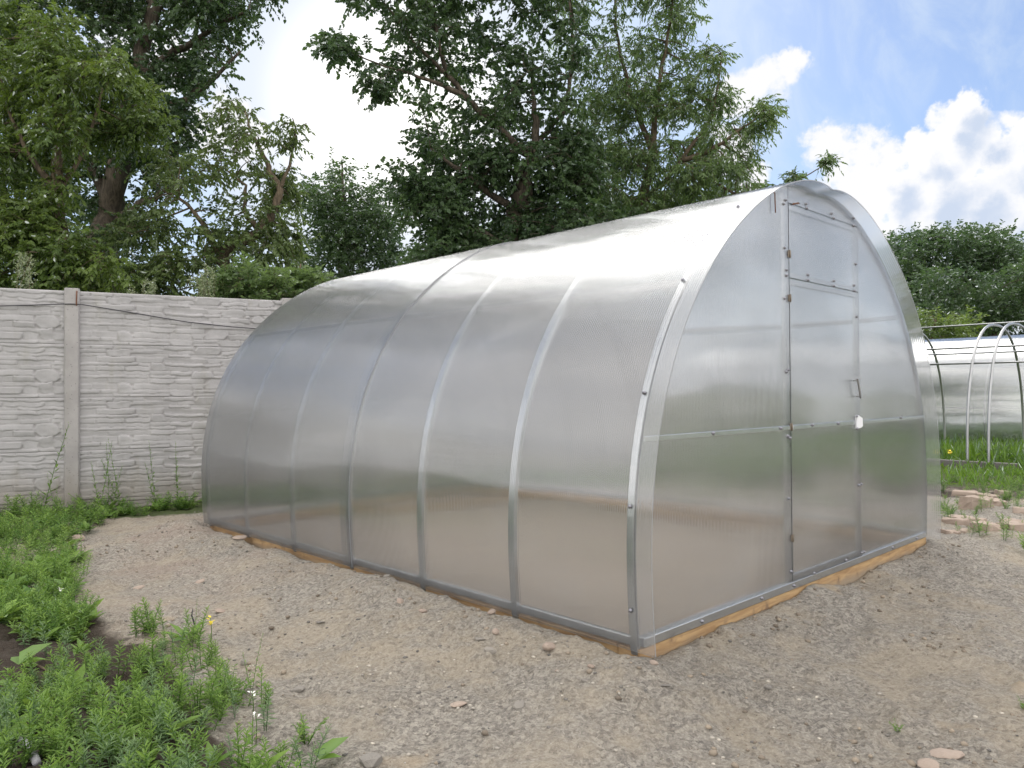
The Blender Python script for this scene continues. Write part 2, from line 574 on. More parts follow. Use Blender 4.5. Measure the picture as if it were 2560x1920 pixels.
def arch_bm(y0, y1, r0, r1, z0=-.02):
    x, z, nxx, nzz = prof(z0, 40)
    b = MB()
    pts = [((x[i], 0, z[i]), (nxx[i], 0, nzz[i]), (0, 1, 0)) for i in range(len(x))]
    b.sweep(pts, [(r0, y0), (r0, y1), (r1, y1), (r1, y0)])
    return b


def sheet_bm(y0, y1, off, th, z0=-.012, ny=2):
    x, z, nxx, nzz = prof(z0, 56)
    n = len(x)
    V = []
    for o in (off, off + th):
        for y in (y0, y1):
            for i in range(n):
                V.append((x[i] + nxx[i] * o, y, z[i] + nzz[i] * o))
    F = []
    a, b_, c, d = 0, n, 2 * n, 3 * n
    for i in range(n - 1):
        F.append((a + i, a + i + 1, b_ + i + 1, b_ + i))            # inner, facing in
        F.append((c + i, d + i, d + i + 1, c + i + 1))              # outer
        F.append((a + i, c + i, c + i + 1, a + i + 1))
        F.append((b_ + i, b_ + i + 1, d + i + 1, d + i))
    F.append((a, b_, d, c)); F.append((a + n - 1, c + n - 1, d + n - 1, b_ + n - 1))
    F = [f[::-1] for f in F]
    m = MB()
    big = [f for i, f in enumerate(F) if i < 4 * (n - 1) and i % 4 < 2]
    m.add(V, big, True)
    for f in F:                                   # the cut edges keep corners of their own, so the sheets shade as clean curves
        if f not in big: m.add([V[i] for i in f], [(0, 1, 2, 3)])
    return m


def fix_normals(o):
    import bmesh
    bm = bmesh.new(); bm.from_mesh(o.data)
    bmesh.ops.recalc_face_normals(bm, faces=bm.faces)
    bm.to_mesh(o.data); bm.free()
    return o


gh = empty('greenhouse', (0, 0, 0))
tag(gh, 'arched polycarbonate greenhouse with a closed door, standing on wooden beams on the sandy yard', 'greenhouse')
for i in range(7):
    y = L - L * i / 6
    y0, y1 = (y - .019, y + .019)
    if i == 6: y0, y1 = .004, .034
    if i == 0: y0, y1 = L - .04, L - .004
    fix_normals(arch_bm(y0, y1, -.022, 0.0, -.028).build('arch', M['galv'], gh, .002))
for s in (-1, 1):
    z = 1.42
    x = XC + s * (half_width(z) - .046)
    b = MB()
    for i in range(6):
        b.box(x - .014, x + .014, L * i / 6 + .020 + (.022 if i == 0 else 0), L * (i + 1) / 6 - .020 - (.022 if i == 5 else 0), z - .014, z + .014)
    b.build('purlin', M['galv_dark'], gh, .0015)

for o_, y0, y1 in ((.0085, 1.975, 4.07), (.0025, -.085, 2.075)):
    c = sheet_bm(y0, y1, o_, .0045).build('cover_sheet', [M['poly_side'], M['poly_edge']], gh)
    for p_ in c.data.polygons:
        p_.material_index = 0 if p_.use_smooth else 1
# base rails and beams
MB().box(.075, W - .075, -.0105, .030, .001, .036).build('base_rail', M['galv'], gh, .002)
MB().box(.10, W - .10, L - .03, L - .004, .001, .036).build('base_rail', M['galv'], gh, .002)
for s in (0, 1):
    b = MB()
    xa = XC + (half_width(.02) - .032) * (1 if s else -1)
    x0, x1 = (xa - .012, xa + .012)
    for i in range(6):
        b.box(x0, x1, L * i / 6 + .0195 + (.0215 if i == 0 else 0), L * (i + 1) / 6 - .0195 - (.0215 if i == 5 else 0), .001, .034)
    b.build('base_rail', M['galv'], gh, .002)
bw = .10
for (x0, x1, y0, y1) in ((.05, W - .05, -.004, bw), (.05, W - .05, L - bw, L + .004), (.05, .05 + bw, bw + .002, L - bw - .002), (W - .05 - bw, W - .05, bw + .002, L - bw - .002)):
    MB().box(x0, x1, y0, y1, -.16, -.003).build('base_beam', M['wood'], gh, .004)

# ---- the end with the door.  x1/x2: door edges, hm: crossbar, vb: vent sill, zt: vent head
X1, X2, HM = 1.272, 2.098, .796
P_v = on_plane(1700, 600, 1, 0); VB = float(P_v[2])
P_t = on_plane(1697, 438, 1, 0); VT = float(P_t[2])


def arch_top(x):
    px_, pz_, _, _ = prof(.35, 200)
    return float(np.interp(x, px_, pz_)) if px_[0] < x < px_[-1] else 0.35


def panel_poly(pts, y0, y1):
    n = len(pts)
    V = [(p[0], y0, p[1]) for p in pts] + [(p[0], y1, p[1]) for p in pts]
    F = [tuple(range(n)), tuple(range(2 * n - 1, n - 1, -1))]
    for i in range(n):
        j = (i + 1) % n
        F.append((i, i + n, j + n, j))
    return MB().add(V, F)


def side_panel(left, yo, parent, y1=None):
    """fixed sheet between the arch and the door post"""
    px_, pz_, _, _ = prof(.004, 60, -.001)
    h = len(px_) // 2
    pts = []
    if left:
        k = [i for i in range(len(px_)) if i <= h and px_[i] < X1 - .004]
        pts = [(px_[i], pz_[i]) for i in k] + [(X1 - .0012, arch_top(X1 - .004) - .001), (X1 - .0012, .004)]
    else:
        k = [i for i in range(len(px_)) if i >= h and px_[i] > X2 + .004]
        pts = [(X2 + .0012, .004), (X2 + .0012, arch_top(X2 + .004) - .001)] + [(px_[i], pz_[i]) for i in k]
    return fix_normals(panel_poly(pts, yo, yo + .0045).build('front_panel', M['poly_front'], parent))


YP = -.006
pl = side_panel(True, YP, gh)
pr = side_panel(False, YP, gh)
top_pts = [(X1, VT + .004)] + [(x, arch_top(x) - .001) for x in np.linspace(X1, X2, 14)] + [(X2, VT + .004 - 0)]
top_pts = [(X1, VT + .004)] + [(x, max(arch_top(x) - .001, VT + .006)) for x in np.linspace(X1, X2, 14)] + [(X2, VT + .004)]
pt = fix_normals(panel_poly(top_pts, YP, YP + .0045).build('front_panel', M['poly_front'], gh))
# posts and crossbars of the end frame (tubes right behind the sheets)
for xa in (X1 - .028, X2 + .002):
    t_ = min(arch_top(xa), arch_top(xa + .026)) - .026
    MB().box(xa, xa + .026, .004, .030, .0365, t_).build('front_post', M['galv'], gh, .002)
hwm = half_width(HM)
MB().box(XC - hwm + .004, X1 - .014, -.0105, -.0064, HM - .020, HM + .002).build('crossbar', M['galv'], gh, .002)
MB().box(X2 + .004, XC + hwm - .004, -.0105, -.0064, HM - .020, HM + .002).build('crossbar', M['galv'], gh, .002)
MB().box(X1 - .0075, X2 + .0075, .0045, .026, VT + .006, VT + .028).build('crossbar', M['galv'], gh, .002)

# door: frame tubes, crossbars, its own sheet, hinges, handle and latch
DB = .040
b = MB()
b.box(X1 + .002, X1 + .026, .0035, .0285, DB, VB - .004)
b.box(X2 - .026, X2 - .002, .0035, .0285, DB, VB - .004)
for z in (DB + .001, HM - .022, VB - .030):
    b.box(X1 + .0262, X2 - .0262, .0035, .0285, z, z + .024)
door = b.build('door', M['galv'], gh, .002)
MB().box(X1 + .016, X2 - .004, -.0122, -.0080, HM - .020, HM + .002).build('crossbar', M['galv'], door, .0015)
fix_normals(panel_poly([(X1 + .001, DB - .002), (X2 - .001, DB - .002), (X2 - .001, VB - .003), (X1 + .001, VB - .003)], YP - .0015, YP + .003).build('door_panel', M['poly_front'], door))
b = MB()
b.box(X1 + .002, X1 + .024, .0035, .0285, VB + .004, VT - .002)
b.box(X2 - .024, X2 - .002, .0035, .0285, VB + .004, VT - .002)
for z in (VB + .004, VT - .026):
    b.box(X1 + .0242, X2 - .0242, .0035, .0285, z, z + .024)
vent = b.build('vent', M['galv'], gh, .002)
fix_normals(panel_poly([(X1 + .001, VB + .002), (X2 - .001, VB + .002), (X2 - .001, VT), (X1 + .001, VT)], YP - .0015, YP + .003).build('vent_panel', M['poly_front'], vent))


# bolts: read off the photograph, each on the sheet it fastens
def bolt_mesh(axis='y'):
    b = MB()
    pr_ = [(.0085, 0), (.0085, -.002), (.0064, -.0022), (.0062, -.0065), (.0044, -.0084), (.001, -.009)]
    n = 8
    V, F = [], []
    for r, h in pr_:
        for k in range(n):
            V.append((r * math.cos(2 * math.pi * k / n), h, r * math.sin(2 * math.pi * k / n)))
    for i in range(len(pr_) - 1):
        for k in range(n):
            F.append((i * n + k, i * n + (k + 1) % n, (i + 1) * n + (k + 1) % n, (i + 1) * n + k))
    F.append(tuple((len(pr_) - 1) * n + k for k in range(n)))
    b.add(V, F, True)
    return b.mesh('bolt')


BM = bolt_mesh(); BM.materials.append(M['bolt'])


def bolt(p, parent, rot=None):
    o = bpy.data.objects.new('bolt', BM)
    o.location = p
    if rot is not None: o.rotation_euler = rot
    COL.objects.link(o); o.parent = parent
    return o


c1 = lambda x, y: (1860 + .2411 * x, 440 + .2411 * y)
c2 = lambda x, y: (1900 + .2411 * x, 820 + .2411 * y)
c8 = lambda x, y: (1500 + .5245 * x, 1050 + .5245 * y)
B = [c1(430, 250), c1(410, 290), c1(645, 290), c1(650, 335), c1(910, 390), c1(928, 438), c1(1135, 437), c1(1135, 515), c1(420, 745), c1(440, 975), c1(440, 1030), c1(660, 1025), c1(660, 1080),
     c1(928, 1088), c1(928, 1140), c1(1138, 1135), c1(1142, 1192), c1(420, 1270), c1(1165, 1460), c1(1155, 913),
     c2(290, 435), c2(272, 455), c2(1005, 540), c2(210, 1040), c2(533, 1005), c2(803, 990), c2(1453, 928), c2(288, 1120), c2(312, 1140), c2(1022, 1630), c2(1050, 1620),
     c8(537, 63), c8(900, 375), c8(911, 722), c8(922, 770), c8(1020, 730), c8(1172, 668), c8(1392, 607), c8(1507, 560), c8(768, 870), c8(484, 990), c8(1246, 633), c8(1258, 628)]
for (bx, by) in B:
    p = on_plane(bx / K, by / K, 1, YP - .0018)
    x, z = p[0], p[2]
    par = (vent if z > VB else door) if X1 < x < X2 and z < VT + .004 and z > .035 else (pl if x <= X1 else pr if x >= X2 else pt)
    if par in (pl, pr, pt): p[1] = YP - .0003
    if abs(z - HM) < .03: p[1] = -.0122 if par is door else -.0105
    if z < .038: p[2] = .018; p[1] = -.0105
    bolt(p, par)
# bolts through the cover into the front arch
sx, sz, snx, snz = prof(.0, 120, .0075)
sheets = [o for o in COL.objects if o.name.startswith('cover_sheet')]
for i in (6, 22, 40, 62, 86, 110, 130, 152, 176, 200, 216, 233):
    if i < len(sx):
        a = math.atan2(snx[i], snz[i])
        m_ = Matrix.Rotation(a, 4, 'Y') @ Matrix.Rotation(-math.pi / 2, 4, 'X')
        bolt((sx[i], .017, sz[i]), sheets[1], m_.to_euler())

# hinges (two halves round a pin), handle, latch, wire hook
for hz_, par in ((VB - .10, door), (HM - .005, door), (.25, door), (VT - .25, vent)):
    b = MB()
    b.box(X1 - .013, X1 - .003, YP - .0042, YP - .0004, hz_ - .016, hz_ + .016)
    b.box(X1 + .003, X1 + .013, YP - .0052, YP - .0018, hz_ - .016, hz_ + .016)
    b.tube([(X1, YP - .006, hz_ - .020), (X1, YP - .006, hz_ + .020)], .003, 8)
    b.build('hinge', M['rust_steel'], par)
ph = [on_plane((1900 + .2411 * x) / K, (820 + .2411 * y) / K, 1, YP - .03) for x, y in ((1012, 522), (1046, 728))]
h0, h1 = ph
b = MB()
dirv = (h1 - h0) / np.linalg.norm(h1 - h0); sd = np.cross(dirv, (0, 1, 0))
b.sweep([(h0 + dirv * (.22 * i / 6) * 0 + (h1 - h0) * i / 6, sd, (0, 1, 0)) for i in range(7)], [(-.008, -.006), (.008, -.006), (.008, .004), (-.008, .004)])
b.tube([h0 + dirv * .012, h0 + dirv * .012 + np.array([0, .0265, 0])], .005, 8)
b.tube([h1 - dirv * .012, h1 - dirv * .012 + np.array([0, .0265, 0])], .005, 8)
b.build('handle', M['galv_dark'], door, .002)
lp = [on_plane((1900 + .2411 * x) / K, (820 + .2411 * y) / K, 1, YP - .012) for x, y in ((1003, 908), (1020, 905), (1060, 935), (1062, 1022), (1040, 1038), (1003, 1045))]
b = panel_poly([(p[0], p[2]) for p in lp], YP - .016, YP - .0022)
latch = fix_normals(b.build('latch', M['white_plastic'], door, .003))
for x, y in ((1000, 915), (1003, 1042)):
    p = on_plane((1900 + .2411 * x) / K, (820 + .2411 * y) / K, 1, YP - .016)
    bolt(p, door)
hk = [on_plane((1860 + .2411 * x) / K, (440 + .2411 * y) / K, 1, -.02) for x, y in ((285, 172), (312, 168), (320, 180), (322, 270), (327, 380))]
MB().tube([hk[0] + np.array([0, .013, 0])] + hk, .003, 6).build('wire_hook', M['rust'], gh)
hk = [on_plane((1860 + .2411 * x) / K, (440 + .2411 * y) / K, 1, -.013) for x, y in ((502, 292), (515, 284), (540, 286), (560, 274), (575, 283), (555, 290), (535, 283), (512, 297), (502, 292))]
MB().tube(hk, .0028, 6).build('wire_hook', M['rust'], gh)

# rear end: sheet, posts, crossbar
px_, pz_, _, _ = prof(.004, 50, -.001)
rp = fix_normals(panel_poly([(px_[i], pz_[i]) for i in range(len(px_))], L + .0015, L + .006).build('rear_panel', M['poly_front'], gh))
for xa in (1.2, 2.0):
    MB().box(xa, xa + .026, L - .030, L - .004, .0365, arch_top(xa) - .028).build('rear_post', M['galv'], gh, .002)
MB().box(XC - hwm + .026, 1.1995, L - .026, L - .0045, HM - .02, HM).build('crossbar', M['galv'], gh, .002)
MB().box(2.0265, XC + hwm - .026, L - .026, L - .0045, HM - .02, HM).build('crossbar', M['galv'], gh, .002)
# ================================================================== CONCRETE FENCE
WA = math.atan2(-.52, 1.65)                      # the wall runs a little askew to the greenhouse
wdir = np.array([math.cos(WA), math.sin(WA), 0]); wn = np.array([math.sin(WA), -math.cos(WA), 0])   # towards the yard
wp0 = np.array([-.88, 6.39, 0])


def wall_s(px):
    d = ray(px, 800); n = wn
    t = ((wp0 - CAM) @ n) / (d @ n)
    return float((CAM + d * t - wp0) @ wdir)


WTOP = 1.945
PH = .5
SP = wall_s(156.0)                                # post in the photo
PL = 1.86


def relief(seed, w=PL, h=PH, dx=.009, dz=.007):
    """cast panel imitating stacked ledge stones: uneven courses, some stones two courses high"""
    r = np.random.default_rng(seed)
    zs = [0.0]
    while zs[-1] < h - .03:
        k = r.choice([.032, .04, .048, .058, .07], p=[.2, .25, .25, .2, .1])
        zs.append(h if h - (zs[-1] + k) < .03 else zs[-1] + k)
    rows = [(zs[i], zs[i + 1]) for i in range(len(zs) - 1)]
    nr = len(rows)
    free = [[(-.05, w + .05)] for _ in rows]
    stones = []

    def cut(row, a, b):
        out = []
        for u, v in free[row]:
            if b <= u or a >= v: out.append((u, v))
            else:
                if a - u > .03: out.append((u, a))
                if v - b > .03: out.append((b, v))
        free[row] = out
    for _ in range(16):                                        # big rough stones reaching over two courses
        i = r.integers(0, nr - 1); x0 = r.uniform(0, w - .2); k = r.uniform(.11, .24)
        if all(any(u <= x0 and x0 + k <= v for u, v in free[j]) for j in (i, i + 1)):
            stones.append((x0, x0 + k, rows[i][0], rows[i + 1][1], r.uniform(.010, .020), r.uniform(-.5, .5), r.uniform(-.6, .6), 1))
            cut(i, x0, x0 + k); cut(i + 1, x0, x0 + k)
    for i, (z0, z1) in enumerate(rows):
        for u, v in free[i]:
            x = u
            while x < v - 1e-6:
                k = r.uniform(.13, .42)
                if v - (x + k) < .09: k = v - x
                stones.append((x, x + k, z0, z1, r.uniform(.003, .020), r.uniform(-.35, .35), r.uniform(-.35, .35), 0)); x += k
    nx_, nz_ = int(w / dx) + 1, int(h / dz) + 1
    X, Z = np.meshgrid(np.linspace(0, w, nx_), np.linspace(0, h, nz_))
    fz = np.minimum(1, np.minimum(Z, h - Z) / .04)
    Zw = Z + fz * (.012 * (fbm(X * 3.1, Z * 1.2 + seed, 2, seed) - .5) + .008 * (fbm(X * 16, Z * 9 + seed, 2, seed + 1) - .5)) * 2
    Xw = X + .016 * (fbm(X * 5 + 9, Z * 18, 2, seed + 3) - .5) * 2
    H = np.zeros_like(X); J = np.ones_like(X)
    for x0, x1, z0, z1, ht, s0, s1, big in stones:
        zc = (z0 + z1) / 2
        d = np.minimum(np.minimum(Xw - x0 + s0 * (Zw - zc), x1 - Xw - s1 * (Zw - zc)), np.minimum(Zw - z0, z1 - Zw))
        if big:                                               # corners knocked off
            c_ = r.uniform(.25, .5) * (z1 - z0)
            for sx, sz in ((1, 1), (-1, 1), (1, -1), (-1, -1)):
                if r.random() < .55:
                    d = np.minimum(d, ((x1 if sx > 0 else x0) * sx - Xw * sx + ((z1 if sz > 0 else z0) * sz - Zw * sz) * r.uniform(.6, 1.5) - c_) * .7)
        m = d > 0
        f = np.clip(d / .007, 0, 1); f = 1 - (1 - f) ** 2.2
        face = ht + .10 * r.normal() * (Zw - zc) + .02 * r.normal() * (Xw - (x0 + x1) / 2)
        face = face + .007 * (fbm(X * 9 + ht * 900, Z * 17, 4, seed + 5) - .5) * (1.8 if big else 1)
        H = np.where(m, np.maximum(face, .002) * f, H)
        J = np.where(m, 1 - np.clip(d / .005, 0, 1), J)
    edge = np.minimum(Z, h - Z)
    H = H * np.clip(edge / .006, 0, 1) * .8
    V = np.stack([X.ravel(), -H.ravel(), Z.ravel()], 1)
    ii = (np.arange(nz_ - 1)[:, None] * nx_ + np.arange(nx_ - 1)[None, :]).ravel()
    F = np.stack([ii, ii + 1, ii + nx_ + 1, ii + nx_], 1)
    n0 = len(V)                                               # closed slab behind the relief
    box = np.array([(0, 0, 0), (w, 0, 0), (w, 0, h), (0, 0, h), (0, .045, 0), (w, .045, 0), (w, .045, h), (0, .045, h)])
    V = np.concatenate([V, box])
    F = np.concatenate([F, np.array([(4, 7, 6, 5), (0, 4, 5, 1), (1, 5, 6, 2), (2, 6, 7, 3), (3, 7, 4, 0)]) + n0])
    return np_mesh('fence_panel', V, F, {'joint': ('POINT', np.concatenate([J.ravel(), np.zeros(8)]))})


fence = empty('concrete_fence', wp0, WA)
tag(fence, 'pale concrete panel fence with stacked stone relief behind the greenhouse', 'fence')
pmA, pmB = relief(3), relief(8)
for m_ in (pmA, pmB): m_.materials.append(M['wall'])
BAY = PL + .10
for bi in range(-2, 4):
    s0 = SP + .05 + bi * BAY
    for k in range(5):
        top = WTOP - k * PH
        o = link('fence_panel', (pmB if bi == -1 else pmA), None, fence)
        o.location = (s0, .0, top - PH + .002 * k)
    if bi == -1:
        pass
for bi in range(-2, 5):
    s0 = SP + bi * BAY
    b = MB()
    x0, x1 = s0 - .062, s0 + .062
    y0 = -.055
    V_ = [(x0, .06, -.6), (x0, y0 + .02, -.6), (x0 + .012, y0, -.6), (x1 - .012, y0, -.6), (x1, y0 + .02, -.6), (x1, .06, -.6)]
    V_ += [(a, b2, WTOP + .022) for a, b2, _ in V_]
    F_ = [(0, 1, 2, 3, 4, 5), (11, 10, 9, 8, 7, 6)] + [(i, i + 6, (i + 1) % 6 + 6, (i + 1) % 6) for i in range(6)]
    b.add(V_, F_)
    fix_normals(b.build('fence_post', M['post'], fence, .004))


def on_wall(px, py, off=.05):
    d = ray(px, py)
    t = ((wp0 + wn * off - CAM) @ wn) / (d @ wn)
    return CAM + d * t


pts = [on_wall(px, py, o) for px, py, o in ((-60, 662, .03), (40, 660, .03), (110, 657.5, .055), (150, 656.5, .062), (175, 657.5, .06), (210, 663, .035), (300, 678, .03), (400, 695, .03), (500, 706, .03), (600, 713, .03), (700, 717, .03))]
tag(MB().tube(pts, .0045, 6).build('cable', M['cable']), 'thin dark cable strung along the concrete fence and across its post', 'cable')
pts = [on_wall(px, py, .062) for px, py in ((166, 628), (165.5, 640), (165, 656), (165.5, 660))]
tag(MB().tube(pts, .006, 6).build('rusty_wire', M['rust']), 'short rusty wire hanging down the top of the fence post', 'wire')

# ================================================================== PLANTS
def leaf_arrays(P, D, N, Ln, Wd, fold=.25, droop=.15, wide=.45):
    """n folded leaves: two quads each, sharing the midrib"""
    n = len(P)
    D = D / (np.linalg.norm(D, axis=1, keepdims=True) + 1e-9)
    S = np.cross(D, N); S /= (np.linalg.norm(S, axis=1, keepdims=True) + 1e-9)
    U = np.cross(S, D)
    Ln = np.broadcast_to(np.asarray(Ln, float), (n,))[:, None]; Wd = np.broadcast_to(np.asarray(Wd, float), (n,))[:, None]
    b = P
    tip = P + D * Ln - U * Ln * droop
    lo, hi = wide - .17, wide + .17
    def side(s, f, w):
        return P + D * Ln * f + S * (s * Wd * w) + U * (Wd * fold * w - Ln * droop * f * f)
    V = np.stack([b, side(1, lo, .5), side(1, hi, .44), tip, side(-1, hi, .44), side(-1, lo, .5)], 1).reshape(-1, 3)
    i = np.arange(n)[:, None] * 6
    F = np.concatenate([i + np.array([[0, 1, 2, 3]]), i + np.array([[0, 3, 4, 5]])], 1).reshape(-1, 4)
    return V, F


def rand_dir(n, r, up=0.0):
    v = r.normal(size=(n, 3)); v[:, 2] += up
    return v / np.linalg.norm(v, axis=1, keepdims=True)


def poly_sample(poly, n, r):
    P = np.array(poly, float)
    lo, hi = P.min(0), P.max(0)
    out = []
    while len(out) < n:
        q = lo + (hi - lo) * r.random((n * 2, 2))
        ins = np.zeros(len(q), bool)
        j = len(P) - 1
        for i in range(len(P)):
            c = (P[i, 1] > q[:, 1]) != (P[j, 1] > q[:, 1])
            xx = (P[j, 0] - P[i, 0]) * (q[:, 1] - P[i, 1]) / (P[j, 1] - P[i, 1] + 1e-12) + P[i, 0]
            ins ^= c & (q[:, 0] < xx)
            j = i
        out += list(q[ins])
    return np.array(out[:n])


def at_many(pp, D):
    return np.array([at(a, b, d) for (a, b), d in zip(pp, D)])


def bez(a, b, n, r, sag=.12):
    a, b = np.array(a), np.array(b)
    ln = np.linalg.norm(b - a)
    mid = (a + b) / 2 + r.normal(size=3) * ln * .10 + np.array([0, 0, ln * sag])
    t = np.linspace(0, 1, n)[:, None]
    return (1 - t) ** 2 * a + 2 * t * (1 - t) * mid + t * t * b


def make_tree(name, label, limbs, regions, bark, leafmat, kind, seed, group=None, cat='tree'):
    """limbs: [(px,py,depth,radius) ...] polylines; regions: (polygon px, D0, D1, clumps, sprays per clump, clump radius)"""
    r = np.random.default_rng(seed)
    tb = MB()
    nodes = []
    for lb in limbs:
        pts = [at(px, py, D) for px, py, D, _ in lb]; rad = [q[3] for q in lb]
        P_, R_ = [], []
        for i in range(len(pts) - 1):
            n = 5
            for k in range(n):
                f = k / n
                P_.append(pts[i] * (1 - f) + pts[i + 1] * f + r.normal(size=3) * rad[i] * .22); R_.append((rad[i] * (1 - f) + rad[i + 1] * f) * r.uniform(.9, 1.1))
        P_.append(pts[-1]); R_.append(rad[-1])
        tb.tube(P_, R_, 8)
        nodes += list(zip(P_, R_))
    NP = np.array([p for p, _ in nodes]); NR = np.array([q for _, q in nodes])
    PP, DD, NN, LL, WW, TT = [], [], [], [], [], []
    tw_p = []
    for poly, D0, D1, nc, ns, rc in regions:
        cc = poly_sample(poly, nc, r)
        C = at_many(cc, r.uniform(D0, D1, nc))
        for c in C:
            dist = np.linalg.norm(NP - c, axis=1) + np.where(NP[:, 2] > c[2] + .3, 1.0, 0)
            k = int(np.argmin(dist))
            if dist[k] > .15:
                br = bez(NP[k], c, 6, r)
                r0 = min(NR[k] * .6, .012 + .012 * dist[k])
                tb.tube(br, np.linspace(r0, .005, 6), 5, False)
                if dist[k] > .5:
                    NP = np.vstack([NP, br[2:5]]); NR = np.concatenate([NR, np.linspace(r0, .006, 6)[2:5]])
            base_t = r.uniform(0, 1)
            rcl = rc * r.uniform(.65, 1.3)
            n = max(3, int(ns * (rcl / rc) ** 2))
            dirs = rand_dir(n, r, .15)
            sp = c + dirs * rcl * (r.random((n, 1)) ** .55) * np.array([1, 1, .72])
            out = (sp - c); out /= (np.linalg.norm(out, axis=1, keepdims=True) + 1e-6)
            for q in range(n):
                tdir = out[q] + r.normal(size=3) * .5 + np.array([0, 0, kind['hang']])
                tdir /= np.linalg.norm(tdir)
                m = kind['per']
                tl = kind['spray'] * r.uniform(.6, 1.3)
                f = np.linspace(.1, 1, m)[:, None]
                start = sp[q] - tdir * tl * .4
                P_ = start + tdir * tl * f + np.array([0, 0, -1.0]) * (f ** 2) * tl * kind['droop']
                side = np.cross(tdir, [0, 0, 1.0]); side /= (np.linalg.norm(side) + 1e-6)
                sgn = np.where(np.arange(m) % 2 == 0, 1, -1)[:, None]
                d = tdir * .75 + side * sgn * .8 + np.array([0, 0, kind['leafdrop']]) + r.normal(size=(m, 3)) * .35
                nn = np.array([0, 0, 1.0]) + r.normal(size=(m, 3)) * kind['tumble']
                PP.append(P_); DD.append(d); NN.append(nn)
                s_ = r.uniform(.7, 1.2, m)
                LL.append(kind['len'] * s_); WW.append(kind['wid'] * s_)
                TT.append(np.clip(base_t * .45 + r.uniform(0, .3) + r.uniform(0, .3, m), 0, 1))
                if q % 3 == 0: tw_p.append((c * .3 + start * .7, start, P_[-1]))
    for a, b_, c_ in tw_p:
        tb.tube([a, b_, c_], [.005, .0035, .002], 3, False)
    P_ = np.concatenate(PP); D_ = np.concatenate(DD); N_ = np.concatenate(NN)
    V_, F_ = leaf_arrays(P_, D_, N_, np.concatenate(LL), np.concatenate(WW), .22, .18, kind.get('wide', .42))
    base = NP[int(np.argmin([p[2] for p, _ in nodes]))]
    root = empty(name, base)
    tag(root, label, cat, group)
    tm = tb.mesh('trunk'); tr = link('trunk', tm, bark, root); tr.matrix_parent_inverse = Matrix.Translation(-Vector(base))
    cm = np_mesh('crown', V_, F_, {'tint': ('FACE', np.repeat(np.concatenate(TT), 2))})
    cr = link('crown', cm, leafmat, root); cr.matrix_parent_inverse = Matrix.Translation(-Vector(base))
    return root, len(P_)


BROAD = dict(len=.07, wid=.052, per=10, spray=.26, hang=-.1, droop=.2, leafdrop=-.5, tumble=.7, wide=.4)
ASH = dict(len=.085, wid=.026, per=11, spray=.26, hang=-.25, droop=.35, leafdrop=-.75, tumble=.6, wide=.4)
MAPLE = dict(len=.07, wid=.033, per=13, spray=.28, hang=-.2, droop=.25, leafdrop=-.6, tumble=.6, wide=.4)
FINE = dict(len=.10, wid=.06, per=9, spray=.36, hang=0, droop=.15, leafdrop=-.3, tumble=.8, wide=.42)
BUSH = dict(len=.06, wid=.034, per=9, spray=.2, hang=.2, droop=.15, leafdrop=-.1, tumble=.6, wide=.42)
NL = 0
GZ = gz


def foot(px, D):
    """px row where the ground is, at depth D"""
    lo, hi = 830, 1400
    for _ in range(40):
        m = (lo + hi) / 2
        if at(px, m, D)[2] > -.1: lo = m
        else: hi = m
    return m


def T(*a, **k):
    global NL
    o, n = make_tree(*a, **k); NL += n
    return o


# big dark tree at the left
T('large_maple_tree', 'tallest dark tree with a thick leaning trunk rising behind the left part of the fence',
  [[(225, foot(225, 13), 13, .26), (228, 560, 13, .24), (240, 440, 13, .21), (262, 300, 13, .17), (290, 170, 13.1, .14), (330, 40, 13.2, .11), (350, -90, 13.3, .08)],
   [(262, 300, 13, .11), (340, 250, 12.8, .08), (440, 190, 12.6, .045), (520, 110, 12.5, .02)],
   [(290, 170, 13.1, .09), (400, 100, 12.9, .06), (500, 40, 12.7, .03), (560, 10, 12.6, .015)],
   [(240, 440, 13, .1), (180, 330, 13.2, .08), (120, 200, 13.4, .05), (60, 80, 13.5, .03)],
   [(235, 500, 13, .08), (300, 440, 12.8, .06), (380, 400, 12.6, .03)],
   [(250, 380, 13, .08), (320, 340, 13.5, .05), (400, 300, 13.5, .025)]],
  [([(-90, -80), (600, -70), (650, -330), (400, -620), (50, -560), (-120, -300)], 12, 15, 120, 26, .58),
   ([(-90, -80), (470, -80), (600, -60), (585, 10), (560, 45), (500, 75), (470, 130), (380, 170), (240, 190), (60, 150), (-90, 160)], 12, 14.6, 110, 34, .46),
   ([(240, 160), (470, 120), (475, 175), (420, 215), (440, 260), (400, 330), (240, 330)], 12, 14, 34, 30, .4),
   ([(-90, 150), (60, 140), (250, 190), (270, 640), (-90, 640)], 12.8, 15, 66, 32, .44),
   ([(200, 340), (330, 330), (380, 400), (300, 500), (300, 640), (200, 640)], 12.6, 14, 20, 36, .42)],
  M['bark'], M['leaf_dark'], BROAD, 11)
